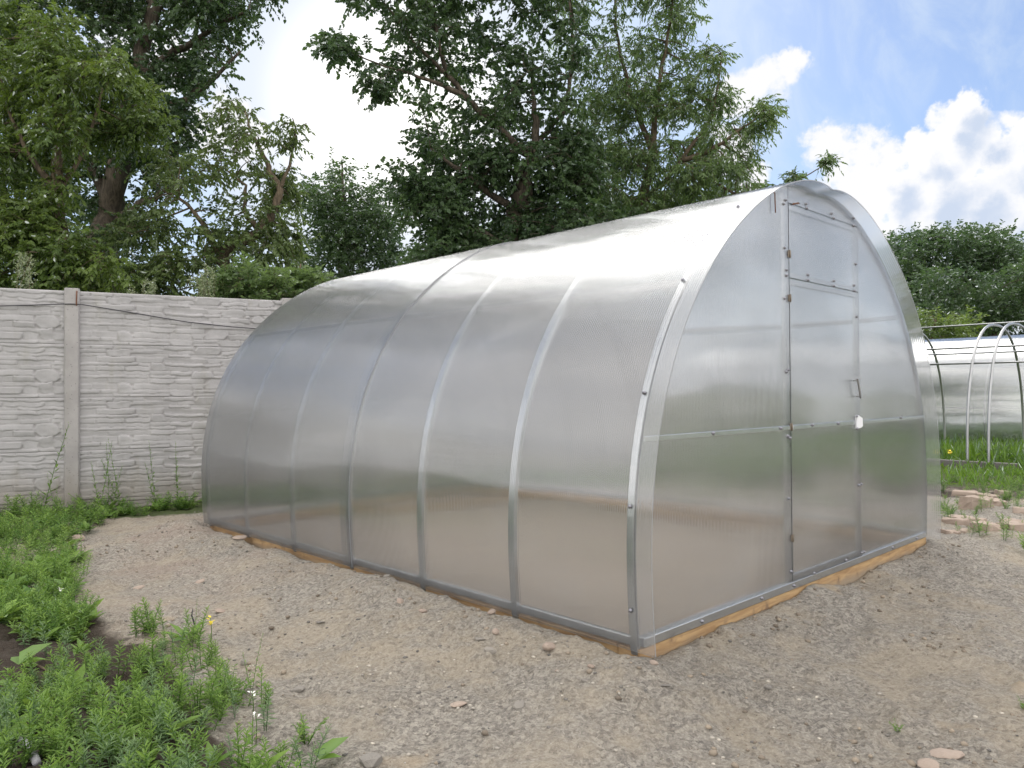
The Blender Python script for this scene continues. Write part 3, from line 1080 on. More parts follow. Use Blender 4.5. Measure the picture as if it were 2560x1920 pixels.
# maple with yellow green hanging leaves in front of it
T('yellow_green_maple', 'yellow green maple with hanging leaves at the far left behind the fence',
  [[(140, foot(140, 9.6), 9.6, .11), (135, 560, 9.6, .09), (120, 420, 9.6, .075), (130, 250, 9.6, .05), (110, 120, 9.6, .03)],
   [(120, 420, 9.6, .05), (60, 330, 9.5, .03), (10, 220, 9.5, .02)],
   [(135, 560, 9.6, .05), (60, 480, 9.4, .03), (-10, 430, 9.4, .02)],
   [(120, 420, 9.6, .04), (180, 330, 9.8, .025), (230, 170, 9.8, .012)]],
  [([(-70, 40), (100, 30), (170, 60), (230, 120), (290, 150), (260, 190), (150, 180), (60, 200), (-70, 220)], 9, 10.4, 32, 30, .3),
   ([(-70, 230), (120, 220), (160, 290), (150, 420), (60, 460), (-70, 470)], 9, 10, 30, 30, .3),
   ([(-70, 460), (90, 450), (160, 490), (200, 560), (260, 590), (300, 640), (-70, 650)], 8.8, 10, 44, 32, .3),
   ([(180, 190), (330, 170), (350, 260), (280, 330), (200, 310)], 10, 11, 12, 24, .26)],
  M['bark_light'], M['leaf_yellow'], MAPLE, 12)
# sparse bent maple
T('bent_maple_tree', 'slender maple with a forked bent trunk and sparse olive leaves behind the fence',
  [[(500, foot(500, 10.4), 10.4, .11), (505, 640, 10.4, .10), (480, 560, 10.4, .09), (500, 530, 10.4, .085), (560, 500, 10.4, .07), (585, 470, 10.4, .06), (603, 410, 10.4, .05), (575, 350, 10.4, .035), (545, 290, 10.4, .02), (530, 240, 10.4, .01)],
   [(603, 410, 10.4, .03), (630, 340, 10.4, .02), (640, 280, 10.4, .012), (632, 255, 10.4, .006)],
   [(560, 500, 10.4, .04), (530, 460, 10.3, .03), (530, 400, 10.3, .02), (480, 360, 10.2, .01)],
   [(480, 560, 10.4, .05), (430, 470, 10.2, .03), (380, 420, 10.2, .02)]],
  [([(330, 330), (450, 300), (520, 330), (580, 380), (600, 450), (560, 520), (420, 520), (330, 470)], 9.8, 11, 36, 9, .28),
   ([(455, 225), (500, 215), (560, 260), (560, 300), (500, 330), (440, 290)], 9.9, 10.9, 14, 7, .2),
   ([(590, 270), (655, 255), (665, 300), (620, 330), (595, 310)], 10.2, 10.6, 9, 5, .13),
   ([(590, 350), (630, 345), (655, 380), (640, 430), (655, 480), (650, 540), (620, 560), (590, 500)], 10.2, 11.6, 16, 14, .22),
   ([(430, 500), (600, 510), (640, 560), (640, 650), (440, 650)], 9.8, 11, 30, 18, .25),
   ([(240, 470), (340, 450), (400, 560), (380, 650), (240, 650)], 9.6, 10.4, 26, 20, .28)],
  M['bark_light'], M['leaf_olive'], MAPLE, 13)
# small far tree
T('distant_conical_tree', 'smaller conical tree standing farther away between the two tall tree groups',
  [[(742, foot(742, 22), 22, .2), (742, 640, 22, .16), (738, 520, 22, .12), (740, 420, 22, .07), (738, 350, 22, .02)]],
  [([(715, 360), (740, 340), (765, 370), (800, 395), (830, 410), (838, 450), (850, 520), (880, 560), (900, 680), (640, 680), (640, 560), (655, 470), (650, 420), (690, 395)], 20.6, 23.4, 150, 22, .52)],
  M['bark'], M['leaf_dark'], FINE, 14)
# centre tree with broad leaves
T('broad_leaved_tree', 'large dark broad-leaved tree with a long bough reaching left above the greenhouse roof',
  [[(1110, foot(1110, 11.6), 11.6, .2), (1112, 620, 11.6, .18), (1118, 480, 11.6, .15), (1130, 400, 11.6, .13), (1160, 310, 11.6, .07), (1150, 200, 11.7, .03)],
   [(1145, 340, 11.6, .06), (1060, 262, 11.3, .048), (1010, 215, 11.1, .042), (965, 160, 11, .036), (945, 80, 11, .028), (930, -20, 11, .018)],
   [(1010, 215, 11.1, .05), (960, 185, 10.9, .03), (890, 160, 10.8, .02), (820, 140, 10.7, .012), (750, 110, 10.7, .006)],
   [(965, 160, 11, .035), (900, 100, 10.8, .02), (850, 30, 10.8, .012), (800, -30, 10.8, .008)],
   [(1160, 310, 11.6, .05), (1220, 240, 11.8, .032), (1240, 120, 11.9, .03), (1230, 0, 12, .02)],
   [(1112, 560, 11.6, .08), (1040, 500, 11.3, .05), (950, 440, 11.1, .03), (890, 400, 11, .012)],
   [(1118, 460, 11.6, .06), (1010, 380, 11.2, .04), (930, 320, 11, .015)]],
  [([(760, -70), (1250, -70), (1230, -330), (1000, -470), (800, -280)], 10.6, 13, 90, 24, .42),
   ([(720, -60), (800, -60), (900, -60), (960, -60), (990, 60), (990, 150), (960, 215), (900, 235), (850, 190), (800, 175), (760, 150), (700, 125), (690, 95), (730, 85), (770, 110), (830, 110), (850, 60), (800, 20), (740, 10)], 10.3, 11.4, 52, 13, .26),
   ([(785, 200), (830, 190), (835, 215), (800, 228)], 10.5, 10.8, 4, 6, .1),
   ([(940, -60), (1230, -60), (1260, 120), (1240, 300), (1090, 330), (1000, 230), (960, 120)], 11, 12.8, 74, 16, .3),
   ([(905, 255), (960, 250), (1010, 260), (1090, 320), (1250, 280), (1290, 380), (1230, 520), (1000, 520), (930, 400), (900, 300)], 10.8, 12.6, 100, 20, .33),
   ([(865, 385), (910, 370), (960, 400), (1010, 460), (1020, 570), (900, 580), (930, 500), (870, 440)], 10.6, 12, 36, 24, .3),
   ([(960, 500), (1340, 430), (1340, 600), (880, 640), (880, 570)], 10.6, 12.6, 60, 30, .36)],
  M['bark'], M['leaf_mid'], BROAD, 15)
# ash leaved maple on the right of it
T('ash_leaved_maple', 'tall lighter green tree with narrow drooping leaflets behind the greenhouse ridge',
  [[(1290, foot(1290, 13), 13, .17), (1300, 600, 13, .15), (1380, 450, 13, .085), (1410, 330, 13, .06), (1420, 200, 13, .04), (1440, 90, 13, .028), (1460, -40, 13, .02)],
   [(1380, 450, 13, .05), (1470, 350, 12.8, .036), (1540, 250, 12.7, .022), (1560, 120, 12.6, .015)],
   [(1410, 330, 13, .06), (1360, 200, 13.2, .04), (1330, 60, 13.3, .025), (1330, -60, 13.3, .02)],
   [(1470, 350, 12.8, .05), (1560, 310, 12.6, .03), (1640, 250, 12.5, .01)],
   [(1470, 350, 12.8, .03), (1590, 420, 12.5, .022), (1690, 405, 12.4, .02), (1750, 375, 12.4, .01), (1810, 338, 12.4, .005)]],
  [([(1180, -60), (1490, -30), (1480, -230), (1330, -400), (1180, -280)], 12.2, 14.2, 60, 18, .36),
   ([(1180, -60), (1420, -60), (1450, 40), (1440, 120), (1380, 200), (1300, 220), (1200, 120)], 12.2, 14.2, 64, 12, .27),
   ([(1430, -20), (1500, 20), (1530, 60), (1560, 130), (1580, 180), (1560, 240), (1440, 250), (1430, 120)], 12.2, 13.4, 27, 17, .25),
   ([(1280, 180), (1560, 200), (1590, 270), (1570, 330), (1300, 350), (1240, 260)], 12.2, 14, 70, 15, .28),
   ([(1570, 255), (1620, 215), (1665, 225), (1660, 265), (1600, 310), (1560, 320)], 12.2, 12.9, 15, 14, .2),
   ([(1270, 320), (1580, 310), (1640, 350), (1630, 400), (1650, 420), (1400, 500), (1250, 500)], 12, 14, 80, 22, .34),
   ([(1670, 390), (1760, 355), (1775, 375), (1700, 415)], 12.3, 12.6, 8, 10, .11),
   ([(1768, 345), (1815, 330), (1815, 350), (1775, 360)], 12.35, 12.5, 3, 7, .08)],
  M['bark_light'], M['leaf_light'], ASH, 16)
# bushes above the fence
T('bramble_bush', 'bushy yellow green shrub behind the fence beside the greenhouse shoulder',
  [[(560, foot(560, 8.6), 8.6, .04), (560, 700, 8.6, .03), (540, 610, 8.6, .015)], [(620, foot(620, 9), 9, .04), (640, 640, 9, .02), (650, 570, 9, .008)]],
  [([(470, 590), (530, 570), (600, 590), (610, 690), (470, 690)], 8.2, 9, 26, 30, .17), ([(610, 600), (670, 570), (700, 600), (720, 680), (610, 690)], 8.8, 9.6, 20, 26, .17)],
  M['twig'], M['leaf_light'], BUSH, 17, cat='bush')
T('dense_undergrowth_bush', 'dark dense bush just behind the ridge of the greenhouse under the trees',
  [[(1000, foot(1000, 14.5), 14.5, .06), (1000, 640, 14.5, .04), (1010, 560, 14.5, .02)], [(1420, foot(1420, 14.5), 14.5, .06), (1420, 600, 14.5, .04), (1430, 500, 14.5, .02)]],
  [([(860, 540), (1100, 500), (1500, 430), (1640, 420), (1640, 620), (860, 700)], 13.8, 16, 120, 30, .5)],
  M['twig'], M['leaf_dark'], FINE, 18, cat='bush')
# trees beyond the second greenhouse
T('round_crowned_tree', 'round-crowned green tree in the distance at the right above the second greenhouse',
  [[(2080, foot(2080, 30), 30, .25), (2080, 640, 30, .2), (2085, 560, 30, .1)]],
  [([(1900, 540), (1940, 515), (1990, 505), (2040, 497), (2090, 505), (2150, 510), (2190, 545), (2215, 600), (2230, 700), (1900, 720)], 28, 33, 150, 30, .75)],
  M['bark'], M['leaf_mid'], dict(FINE, len=.15, wid=.075, spray=.5), 19)
T('hedge_tree', 'dark low tree row behind the bare hoop frame at the right edge',
  [[(2150, foot(2150, 25), 25, .2), (2150, 720, 25, .15), (2150, 640, 25, .08)]],
  [([(1880, 640), (2000, 600), (2120, 600), (2260, 560), (2500, 540), (2500, 820), (1880, 830)], 24, 27, 130, 30, .7)],
  M['bark'], M['leaf_dark'], dict(FINE, len=.14, wid=.075, spray=.5), 20)
T('shrub_row', 'low light green bushes seen between the greenhouse and the hoop frame',
  [[(2010, foot(2010, 20), 20, .08), (2010, 760, 20, .05), (2020, 690, 20, .03)]],
  [([(1960, 690), (2010, 660), (2090, 690), (2120, 760), (1960, 800)], 19.5, 21, 24, 26, .34)],
  M['twig'], M['leaf_yellow'], dict(FINE, len=.09, wid=.045), 21, cat='bush')
# reflected surroundings on the near left
print('leaves', NL)
# ================================================================== WEEDS
def weed_mesh(seed, kind):
    """one herb: stems with whorled leaves"""
    r = np.random.default_rng(seed)
    PP, DD, NN, LL, WW, TT = [], [], [], [], [], []
    st = MB()
    if kind in ('toadflax', 'blue'):
        for s in range(r.integers(2, 5)):
            a = r.uniform(0, 6.28); h = r.uniform(.09, .19)
            lean = r.uniform(.02, .09)
            p0 = np.array([math.cos(a) * .015, math.sin(a) * .015, 0]); p1 = np.array([math.cos(a) * lean, math.sin(a) * lean, h])
            mid = (p0 + p1) / 2 + np.array([0, 0, .02])
            st.tube([p0 - [0, 0, .03], mid, p1], [.0022, .0018, .001], 4, False)
            n = int(h / .0052)
            f = np.linspace(.12, 1, n)
            P_ = (1 - f[:, None]) ** 2 * p0 + 2 * (f * (1 - f))[:, None] * mid + (f ** 2)[:, None] * p1
            an = np.arange(n) * 2.4 + r.uniform(0, 6)
            up = .35 + 1.0 * f ** 2
            PP.append(P_); DD.append(np.stack([np.cos(an), np.sin(an), up], 1) + r.normal(size=(n, 3)) * .15)
            NN.append(np.tile([0, 0, 1.0], (n, 1)) + r.normal(size=(n, 3)) * .3)
            ln = (.042 - .02 * f ** 3) * r.uniform(.75, 1.2, n)
            LL.append(ln); WW.append(ln * (.17 if kind == 'toadflax' else .12) + .001)
            TT.append(np.clip(.3 + .45 * f + r.normal(size=n) * .15, 0, 1))
    elif kind == 'broad':
        n = r.integers(9, 16)
        an = np.arange(n) * 2.4
        el = r.uniform(.25, 1.2, n)
        PP.append(np.stack([np.cos(an) * .006, np.sin(an) * .006, r.uniform(0, .03, n)], 1))
        DD.append(np.stack([np.cos(an), np.sin(an), el], 1)); NN.append(np.tile([0, 0, 1.0], (n, 1)) + r.normal(size=(n, 3)) * .2)
        ln = r.uniform(.06, .13, n); LL.append(ln); WW.append(ln * .33); TT.append(r.uniform(.2, .9, n))
    elif kind == 'feather':                       # finely cut leaves
        for s in range(r.integers(5, 9)):
            a = r.uniform(0, 6.28); h = r.uniform(.08, .2); o = r.uniform(.03, .11)
            f = np.linspace(.15, 1, 16)
            ax = np.array([math.cos(a) * o, math.sin(a) * o, h])
            P_ = f[:, None] * ax - (f ** 2)[:, None] * np.array([0, 0, h * .25])
            sd = np.cross(ax, [0, 0, 1.0]); sd /= np.linalg.norm(sd) + 1e-6
            sg = np.where(np.arange(16) % 2 == 0, 1, -1)[:, None]
            PP.append(P_); DD.append(ax / np.linalg.norm(ax) * .6 + sd * sg + r.normal(size=(16, 3)) * .25); NN.append(np.tile([0, 0, 1.0], (16, 1)) + r.normal(size=(16, 3)) * .4)
            ln = (.034 * (1 - f * .55)) * r.uniform(.8, 1.2, 16); LL.append(ln); WW.append(ln * .35); TT.append(r.uniform(.15, .8, 16))
            st.tube([(0, 0, -.02), ax * .5, ax - np.array([0, 0, h * .25])], [.002, .0015, .0008], 3, False)
    elif kind == 'tall':                          # thin flowering stalk
        for s in range(r.integers(1, 3)):
            h = r.uniform(.35, .75); b = np.array([r.normal() * .08, r.normal() * .08, h])
            st.tube([(0, 0, -.03), b * .5 + np.array([.01, 0, 0]), b], [.0035, .0026, .0014], 4, False)
            n = 22; f = np.linspace(.05, 1, n); an = np.arange(n) * 2.4
            PP.append(f[:, None] * b); DD.append(np.stack([np.cos(an), np.sin(an), .6 + f], 1)); NN.append(np.tile([0, 0, 1.0], (n, 1)))
            ln = .075 * (1 - f * .8) + .01; LL.append(ln); WW.append(ln * .26); TT.append(r.uniform(.2, .8, n))
    V_, F_ = leaf_arrays(np.concatenate(PP), np.concatenate(DD), np.concatenate(NN), np.concatenate(LL), np.concatenate(WW), .25, .22, .5)
    tt = np.repeat(np.concatenate(TT), 2)
    if st.v:
        q = [f for f in st.f if len(f) == 4]
        F_ = np.concatenate([F_, np.array(q) + len(V_)]); V_ = np.concatenate([V_, np.array(st.v)]); tt = np.concatenate([tt, np.full(len(q), .15)])
    return V_, F_, tt


def weed_data(name, seed, kind, mat):
    v, f, t = weed_mesh(seed, kind)
    me = np_mesh(name, v, f, {'tint': ('FACE', t)})
    me.materials.append(mat)
    return me


wr = np.random.default_rng(99)
TF = [weed_data('toadflax_plant', 100 + i, 'toadflax', M['weed']) for i in range(6)]
TB = [weed_data('toadflax_plant', 120 + i, 'blue', M['weed_blue']) for i in range(4)]
BR = [weed_data('broad_weed', 140 + i, 'broad', M['weed']) for i in range(4)]
FE = [weed_data('feathery_weed', 160 + i, 'feather', M['weed']) for i in range(4)]
TL = [weed_data('tall_weed', 180 + i, 'tall', M['weed']) for i in range(4)]


def place(me, x, y, s, label=None, cat='weed', group=None, name=None, rz=None):
    o = bpy.data.objects.new(name or me.name.split('.')[0], me)
    o.location = (x, y, gz(x, y) - .004)
    o.rotation_euler = (wr.normal() * .08, wr.normal() * .08, wr.uniform(0, 6.28) if rz is None else rz)
    o.scale = (s, s, s * wr.uniform(.85, 1.2))
    COL.objects.link(o)
    return tag(o, label, cat, group)


# the bed of dug soil: sampled where the photograph shows green
bedpoly = [(-40, 1280), (190, 1300), (290, 1350), (420, 1310), (455, 1390), (560, 1500), (600, 1560), (690, 1640), (760, 1720), (200, 1760), (-300, 1760), (-60, 1640)]
bare = [[(-40, 1400), (90, 1380), (120, 1420), (80, 1500), (-40, 1530)], [(300, 1480), (370, 1450), (390, 1510), (310, 1530)], [(420, 1560), (540, 1520), (560, 1620), (430, 1650)], [(160, 1560), (260, 1520), (280, 1570), (190, 1610)]]


def inside(poly, p):
    c = False; j = len(poly) - 1
    for i in range(len(poly)):
        if (poly[i][1] > p[1]) != (poly[j][1] > p[1]) and p[0] < (poly[j][0] - poly[i][0]) * (p[1] - poly[i][1]) / (poly[j][1] - poly[i][1]) + poly[i][0]: c = not c
        j = i
    return c


cnt = 0
for q in poly_sample(bedpoly, 520, wr):
    if any(inside(b, q) for b in bare) and wr.random() < .8: continue
    g = ground_at(q[0], q[1], -.06)
    if np.linalg.norm(g[:2] - CAM[:2]) < 1.75 or g[0] > -1.0: continue
    u = wr.random()
    if cnt > 270: break
    if u < .56:
        place(TF[wr.integers(6)], g[0], g[1], wr.uniform(.45, .85), 'bright green narrow-leaved herb growing in the dark dug soil', group='narrow-leaved herbs in the dug soil')
    elif u < .82:
        place(TB[wr.integers(4)], g[0], g[1], wr.uniform(.45, .85), 'blue green needle-leaved herb growing in the dark dug soil', group='blue green herbs in the dug soil')
    elif u < .92:
        place(FE[wr.integers(4)], g[0], g[1], wr.uniform(.45, .85), 'low feathery weed growing in the dark dug soil', group='feathery weeds in the dug soil')
    else:
        place(BR[wr.integers(4)], g[0], g[1], wr.uniform(.5, .9), 'low broad-leaved weed growing in the dark dug soil', group='broad-leaved weeds in the dug soil')
    cnt += 1


def cover(name, label, samples, seed, mats, kinds, dens_s, cat='ground cover'):
    """ground cover nobody could count: ONE mesh"""
    r = np.random.default_rng(seed)
    VV, FF, TT = [], [], []
    base = 0
    protos = [weed_mesh(300 + seed * 10 + i, k) for i, k in enumerate(kinds)]
    for (x, y) in samples:
        v, f, t = protos[r.integers(len(protos))]
        a = r.uniform(0, 6.28); s = r.uniform(*dens_s)
        c, sn = math.cos(a) * s, math.sin(a) * s
        w = np.stack([v[:, 0] * c - v[:, 1] * sn + x, v[:, 0] * sn + v[:, 1] * c + y, v[:, 2] * s + gz(x, y) - .005], 1)
        VV.append(w); FF.append(f + base); base += len(v); TT.append(np.clip(t + r.normal() * .2, 0, 1))
    me = np_mesh(name, np.concatenate(VV), np.concatenate(FF), {'tint': ('FACE', np.concatenate(TT))})
    o = link(name, me, mats)
    return tag(o, label, cat, kind='stuff')


# strip along the foot of the fence
r_ = np.random.default_rng(5)
S1 = []
for q in poly_sample([(-60, 1112), (150, 1100), (300, 1092), (440, 1082), (446, 1092), (330, 1108), (240, 1118), (190, 1140), (150, 1165), (-60, 1180)], 190, r_):
    g = ground_at(q[0], q[1], -.08); S1.append((g[0], g[1]))
S2 = []
for q in poly_sample([(-80, 1150), (150, 1150), (165, 1180), (185, 1240), (160, 1290), (215, 1340), (130, 1380), (-80, 1370)], 360, r_):
    g = ground_at(q[0], q[1], -.08); S2.append((g[0], g[1]))
cover('weedy_ground_cover', 'tangled green weeds along the foot of the concrete fence', S1, 1, M['weed'], ['feather', 'broad', 'feather', 'toadflax', 'feather'], (.6, 1.3))
cover('weedy_ground_cover', 'dense low weeds between the dug soil and the fence at the left', S2, 2, M['weed'], ['feather', 'toadflax', 'broad', 'feather', 'broad', 'blue', 'toadflax'], (.4, 1.05))
# thin stalks in front of the fence
for (px, py, s, lab) in ((92, 1108, 1.15, 'tall thin weed stalk against the fence, farthest left of the post'), (214, 1102, .8, 'thin weed stalk just right of the fence post'), (236, 1100, .75, 'leaning weed stalk in front of the fence, second from the post'), (262, 1098, .8, 'branching weed stalk in front of the fence, third from the post'),
                         (338, 1092, .9, 'upright weed stalk before the middle of the right fence panel'), (385, 1090, .8, 'weed stalk with tiny white flowers near the greenhouse corner'), (120, 1118, .6, 'short weed stalk left of the fence post')):
    g = ground_at(px, py, -.09)
    place(TL[wr.integers(4)], g[0], g[1], s, lab)
# single herbs standing out in the photograph
for (px, py, me, s, lab, nm) in ((178, 1215, TL[0], .45, 'wispy weed tuft standing out over the sand at the edge of the weeds', 'tall_weed'), (420, 1375, TL[1], .28, 'small upright weed beside the yellow flower on the sand', 'tall_weed'),
                                 (660, 1590, FE[1], .7, 'broad pale leaf clump at the lower right end of the weed bed', 'feathery_weed'), (2210, 1530, FE[2], .3, 'tiny weed tuft at the right edge of the sandy yard', 'feathery_weed'),
                                 (1938, 1565, FE[0], .3, 'tiny weed seedling alone on the sand in front of the door', 'feathery_weed'), (545, 1490, TL[2], .33, 'thin yellowish weed on the sand at the right of the weed bed', 'tall_weed')):
    g = ground_at(px, py, -.09)
    place(me, g[0], g[1], s, lab, name=nm)
# burdock like leaves
for i, (px, py, ln, a, lab) in enumerate(((40, 1420, .17, .7, 'single big oval green leaf lying over the dark soil'), (30, 1470, .09, 2.2, 'small pale heart-shaped leaf on a stalk over the dark soil'), (690, 1580, .12, 0.3, 'broad ribbed dock leaf at the end of the weed bed'))):
    g = ground_at(px, py, .0)
    n = 3
    P_ = np.zeros((n, 3)) + [0, 0, .01]; an = a + np.array([0, .7, -.9])
    D_ = np.stack([np.cos(an), np.sin(an), [.5, .35, .4]], 1)
    v, f = leaf_arrays(P_, D_, np.tile([0, 0, 1.0], (n, 1)), np.array([ln, ln * .6, ln * .5]), np.array([ln * .42, ln * .3, ln * .25]), .3, .35, .5)
    me = np_mesh('dock_plant', v, f, {'tint': ('FACE', np.full(len(f), .4))}, True)
    o = link('dock_plant', me, M['weed']); o.location = (g[0], g[1], gz(g[0], g[1]) + .02); tag(o, lab, 'weed')


def flower(px, py, lab, mat, n=7, s=.011, h=.16, z=-.09):
    g = ground_at(px, py, z)
    b = MB(); b.tube([(0, 0, -.03), (.006, .004, h * .6), (0, 0, h)], [.002, .0018, .0014], 4)
    root = b.build('yellow_flower' if mat is M['petal'] else 'white_flower', M['weed'])
    me_ = root.data; a = me_.attributes.new('tint', 'FLOAT', 'FACE')
    r = np.random.default_rng(int(px))
    P_ = np.stack([r.normal(size=n) * .004, r.normal(size=n) * .004, h - r.uniform(0, s * 3, n)], 1); an = np.arange(n) * 2.4
    v, f = leaf_arrays(P_, np.stack([np.cos(an), np.sin(an), np.full(n, .7)], 1), np.tile([0, 0, 1.0], (n, 1)), np.full(n, s * 1.5), np.full(n, s), .3, .1, .5)
    link('petals', np_mesh('petals', v, f), mat, root)
    root.location = (g[0], g[1], gz(g[0], g[1]))
    tag(root, lab, 'flower')


flower(455, 1388, 'yellow snapdragon-like flower spike at the edge of the weed bed', M['petal'], 9, .012, .13)
flower(130, 1330, 'small white flower head among the upper weeds of the bed', M['petal_white'], 8, .009, .15)
flower(545, 1570, 'tiny white flower at the lower right of the weed bed', M['petal_white'], 7, .007, .12)
flower(552, 1600, 'tiny white daisy lowest in the weed bed', M['petal_white'], 7, .007, .1)
flower(2052, 1020, 'yellow flower head standing by the right foot of the greenhouse', M['petal'], 9, .03, .3)

# dry stalks on the soil, dark bent stick, grey hose
for (a, b_, rr, lab) in (((62, 1450), (150, 1500), .004, 'pale dry stalk lying on the dark soil at the left'), ((180, 1560), (300, 1590), .006, 'brown stick half buried in the dark soil'), ((195, 1480), (205, 1510), .003, 'short dry twig stuck in the dark soil')):
    p, q = ground_at(*a), ground_at(*b_)
    pts = [p * (1 - f) + q * f for f in (0, .33, .66, 1)]
    for p_ in pts: p_[2] = gz(p_[0], p_[1]) + rr * .8 + wr.uniform(0, .006)
    tag(MB().tube(pts, [rr, rr * 1.1, rr * .9, rr * .6], 6).build('dry_stalk', M['twig']), lab, 'twig')
g = ground_at(428, 1368)
b = MB(); bz = gz(g[0], g[1])
b.tube([(g[0], g[1], bz - .02), (g[0] - .008, g[1] + .01, bz + .035), (g[0] - .022, g[1] + .015, bz + .09), (g[0] - .018, g[1] + .012, bz + .12)], [.0045, .004, .003, .0015], 6)
tag(b.build('bent_stick', M['cable']), 'dark bent stick poking up from the sand beside the weed bed', 'twig')
pts = []
for px, py in ((-60, 1600), (0, 1622), (30, 1640), (60, 1672), (80, 1720)):
    g = ground_at(px, py); pts.append((g[0], g[1], gz(g[0], g[1]) + .012))
tag(MB().tube(pts, .011, 8).build('hose', M['hose']), 'grey hose at the lower left corner of the soil bed', 'hose')
# wormwood above the fence
for i, (px, top, w_, lab) in enumerate(((55, 530, 28, 'pale wormwood plume above the fence, left of the post'), (312, 590, 26, 'pale wormwood plume above the fence, right of the post'), (435, 570, 40, 'broad bushy wormwood plume above the right fence panel'), (455, 590, 26, 'small wormwood plume next to the broad one above the fence'), (285, 610, 14, 'narrow wormwood tip nearest the post above the fence'))):
    r = np.random.default_rng(700 + i)
    D = float((on_wall(px, top, 0) - CAM) @ FW) + .35 + .05 * i
    tp = at(px, top, D); bs = at(px, foot(px, D), D); 
    b = MB(); PP, DD, LL = [], [], []
    for s in range(5 if w_ > 20 else 2):
        off = RT * r.normal() * w_ / 1640 * D * .55 + FW * r.normal() * .06
        e = tp + off - np.array([0, 0, abs(r.normal()) * .12])
        b0 = bs + off * .3
        P_ = bez(b0, e, 8, r, .0); b.tube(P_, np.linspace(.006, .0015, 8), 4, False)
        for k in range(60):
            f = 1 - .42 * r.random() ** 1.3
            c = b0 * (1 - f) + e * f
            dd = rand_dir(1, r, .9)[0]; ln = .13 * (1.05 - f) / .42 + .02
            m = 5
            for j in range(m):
                PP.append(c + dd * ln * (j + .5) / m); DD.append(dd + r.normal(size=3) * .8); LL.append(r.uniform(.012, .024))
    n = len(PP)
    v, f = leaf_arrays(np.array(PP), np.array(DD), rand_dir(n, r, .5), np.array(LL), np.array(LL) * .5)
    root = empty('wormwood_plant', bs); tag(root, lab, 'weed')
    o = link('stem', b.mesh('stem'), M['twig'], root); o.matrix_parent_inverse = Matrix.Translation(-Vector(bs))
    o = link('foliage', np_mesh('foliage', v, f, {'tint': ('FACE', r.random(len(f)))}), M['wormwood'], root); o.matrix_parent_inverse = Matrix.Translation(-Vector(bs))

# ================================================================== STONES
def stone_mesh(seed, flat=.6, n=2, ang=.5):
    import bmesh
    r = np.random.default_rng(seed)
    bm = bmesh.new()
    bmesh.ops.create_icosphere(bm, subdivisions=n, radius=1)
    pl = [(rand_dir(1, r)[0], r.uniform(.62, .9)) for _ in range(9)]
    for v in bm.verts:
        p = np.array(v.co)
        for nrm, d in pl:
            k = p @ nrm
            if k > d: p = p - nrm * (k - d) * ang * 1.9
        p = p * (1 + r.normal() * .03)
        p[2] *= flat; p[1] *= r.uniform(.97, 1.03)
        v.co = p
    me = bpy.data.meshes.new('stone'); bm.to_mesh(me); bm.free()
    return me


SM = [stone_mesh(i, f) for i, f in enumerate((.7, .5, .8, .35, .6, .45))]
for s in SM: s.materials.append(M['pebble'])
SB = [stone_mesh(20 + i, .6) for i in range(3)]
for s in SB: s.materials.append(M['slab'])
ST = [  # px, py (2560 px), size m, proto, tan?, label
 (1230, 1585, .026, 0, 1, 'pale tan stone on the heaped soil below the side of the greenhouse'), (1374, 1672, .032, 2, 1, 'rounded pinkish stone lying before the front left corner'), (1145, 1766, .033, 3, 1, 'whitish triangular stone chip on the sand in the lower middle'),
 (1298, 1783, .026, 3, 0, 'dark flat splinter of stone in the lower middle of the yard'), (1462, 1740, .016, 1, 0, 'small blackish stone left of the corner, alone on the gravel'), (1635, 1702, .02, 0, 1, 'pale lump of stone just below the front left corner'),
 (1485, 1636, .03, 4, 0, 'grey stone on the heap beside the corner arch'), (1685, 1645, .024, 4, 0, 'grey stone against the front beam close to the corner'), (1018, 1483, .026, 2, 0, 'greyish stone of the pair by the side rail'), (1034, 1490, .022, 0, 1, 'tan stone of the pair by the side rail'),
 (966, 1498, .022, 1, 0, 'flat grey stone left of the stone pair by the side rail'), (1000, 1545, .022, 4, 1, 'brown clod of earth below the stone pair'), (1057, 1575, .022, 0, 1, 'small brown clod right of the middle of the gravel'), (1330, 1580, .022, 5, 1, 'half-buried tan stone near the corner heap'),
 (1240, 1636, .02, 2, 1, 'small upright tan stone in the hollow of the gravel'), (1200, 1640, .026, 5, 0, 'dark clod next to the small upright stone'), (1225, 1670, .028, 1, 0, 'dark earth clod under the heaped soil'), (1478, 1712, .016, 0, 1, 'tiny white pebble in front of the corner heap'),
 (1393, 1711, .014, 0, 1, 'tiny pale pebble left of the blackish stone'), (1665, 1745, .02, 5, 0, 'bluish grey pebble right of the front corner'), (2018, 1572, .02, 1, 0, 'flat grey stone on the sand in front of the door'), (1920, 1720, .018, 1, 0, 'flat pale grey stone sunk in the sand right of the corner'),
 (550, 1531, .030, 5, 1, 'cracked flat clay clod on the sand beside the yellow flower'), (645, 1280 + 0, .0, 0, 0, ''), (190, 1340, .07, 4, 1, 'large tan stone at the edge of the weeds on the left'), (600, 1372, .05, 5, 1, 'flat cracked clay crust in the gravel below the far end of the side'),
 (347, 1452, .032, 5, 1, 'pale clay lump on the sand near the weeds'), (500, 1455, .028, 5, 1, 'reddish brick fragment lying in the gravel'), (612, 1645, .026, 2, 0, 'dark lump at the edge of the weed bed'), (800, 1560, .024, 5, 0, 'dark clod in the middle left of the sand'), (745, 1715, .028, 1, 0, 'cluster lump of dark earth right of the weed bed'),
 (2365, 1868, .05, 5, 1, 'earth lump at the lower right of the yard'), (2320, 1900, .03, 5, 1, 'second earth lump at the lower right border'), (925, 1900, .04, 4, 0, 'dark stone at the bottom edge below the sand'), (1995, 1905, .02, 0, 1, 'small pebble at the bottom edge right of centre'),
]
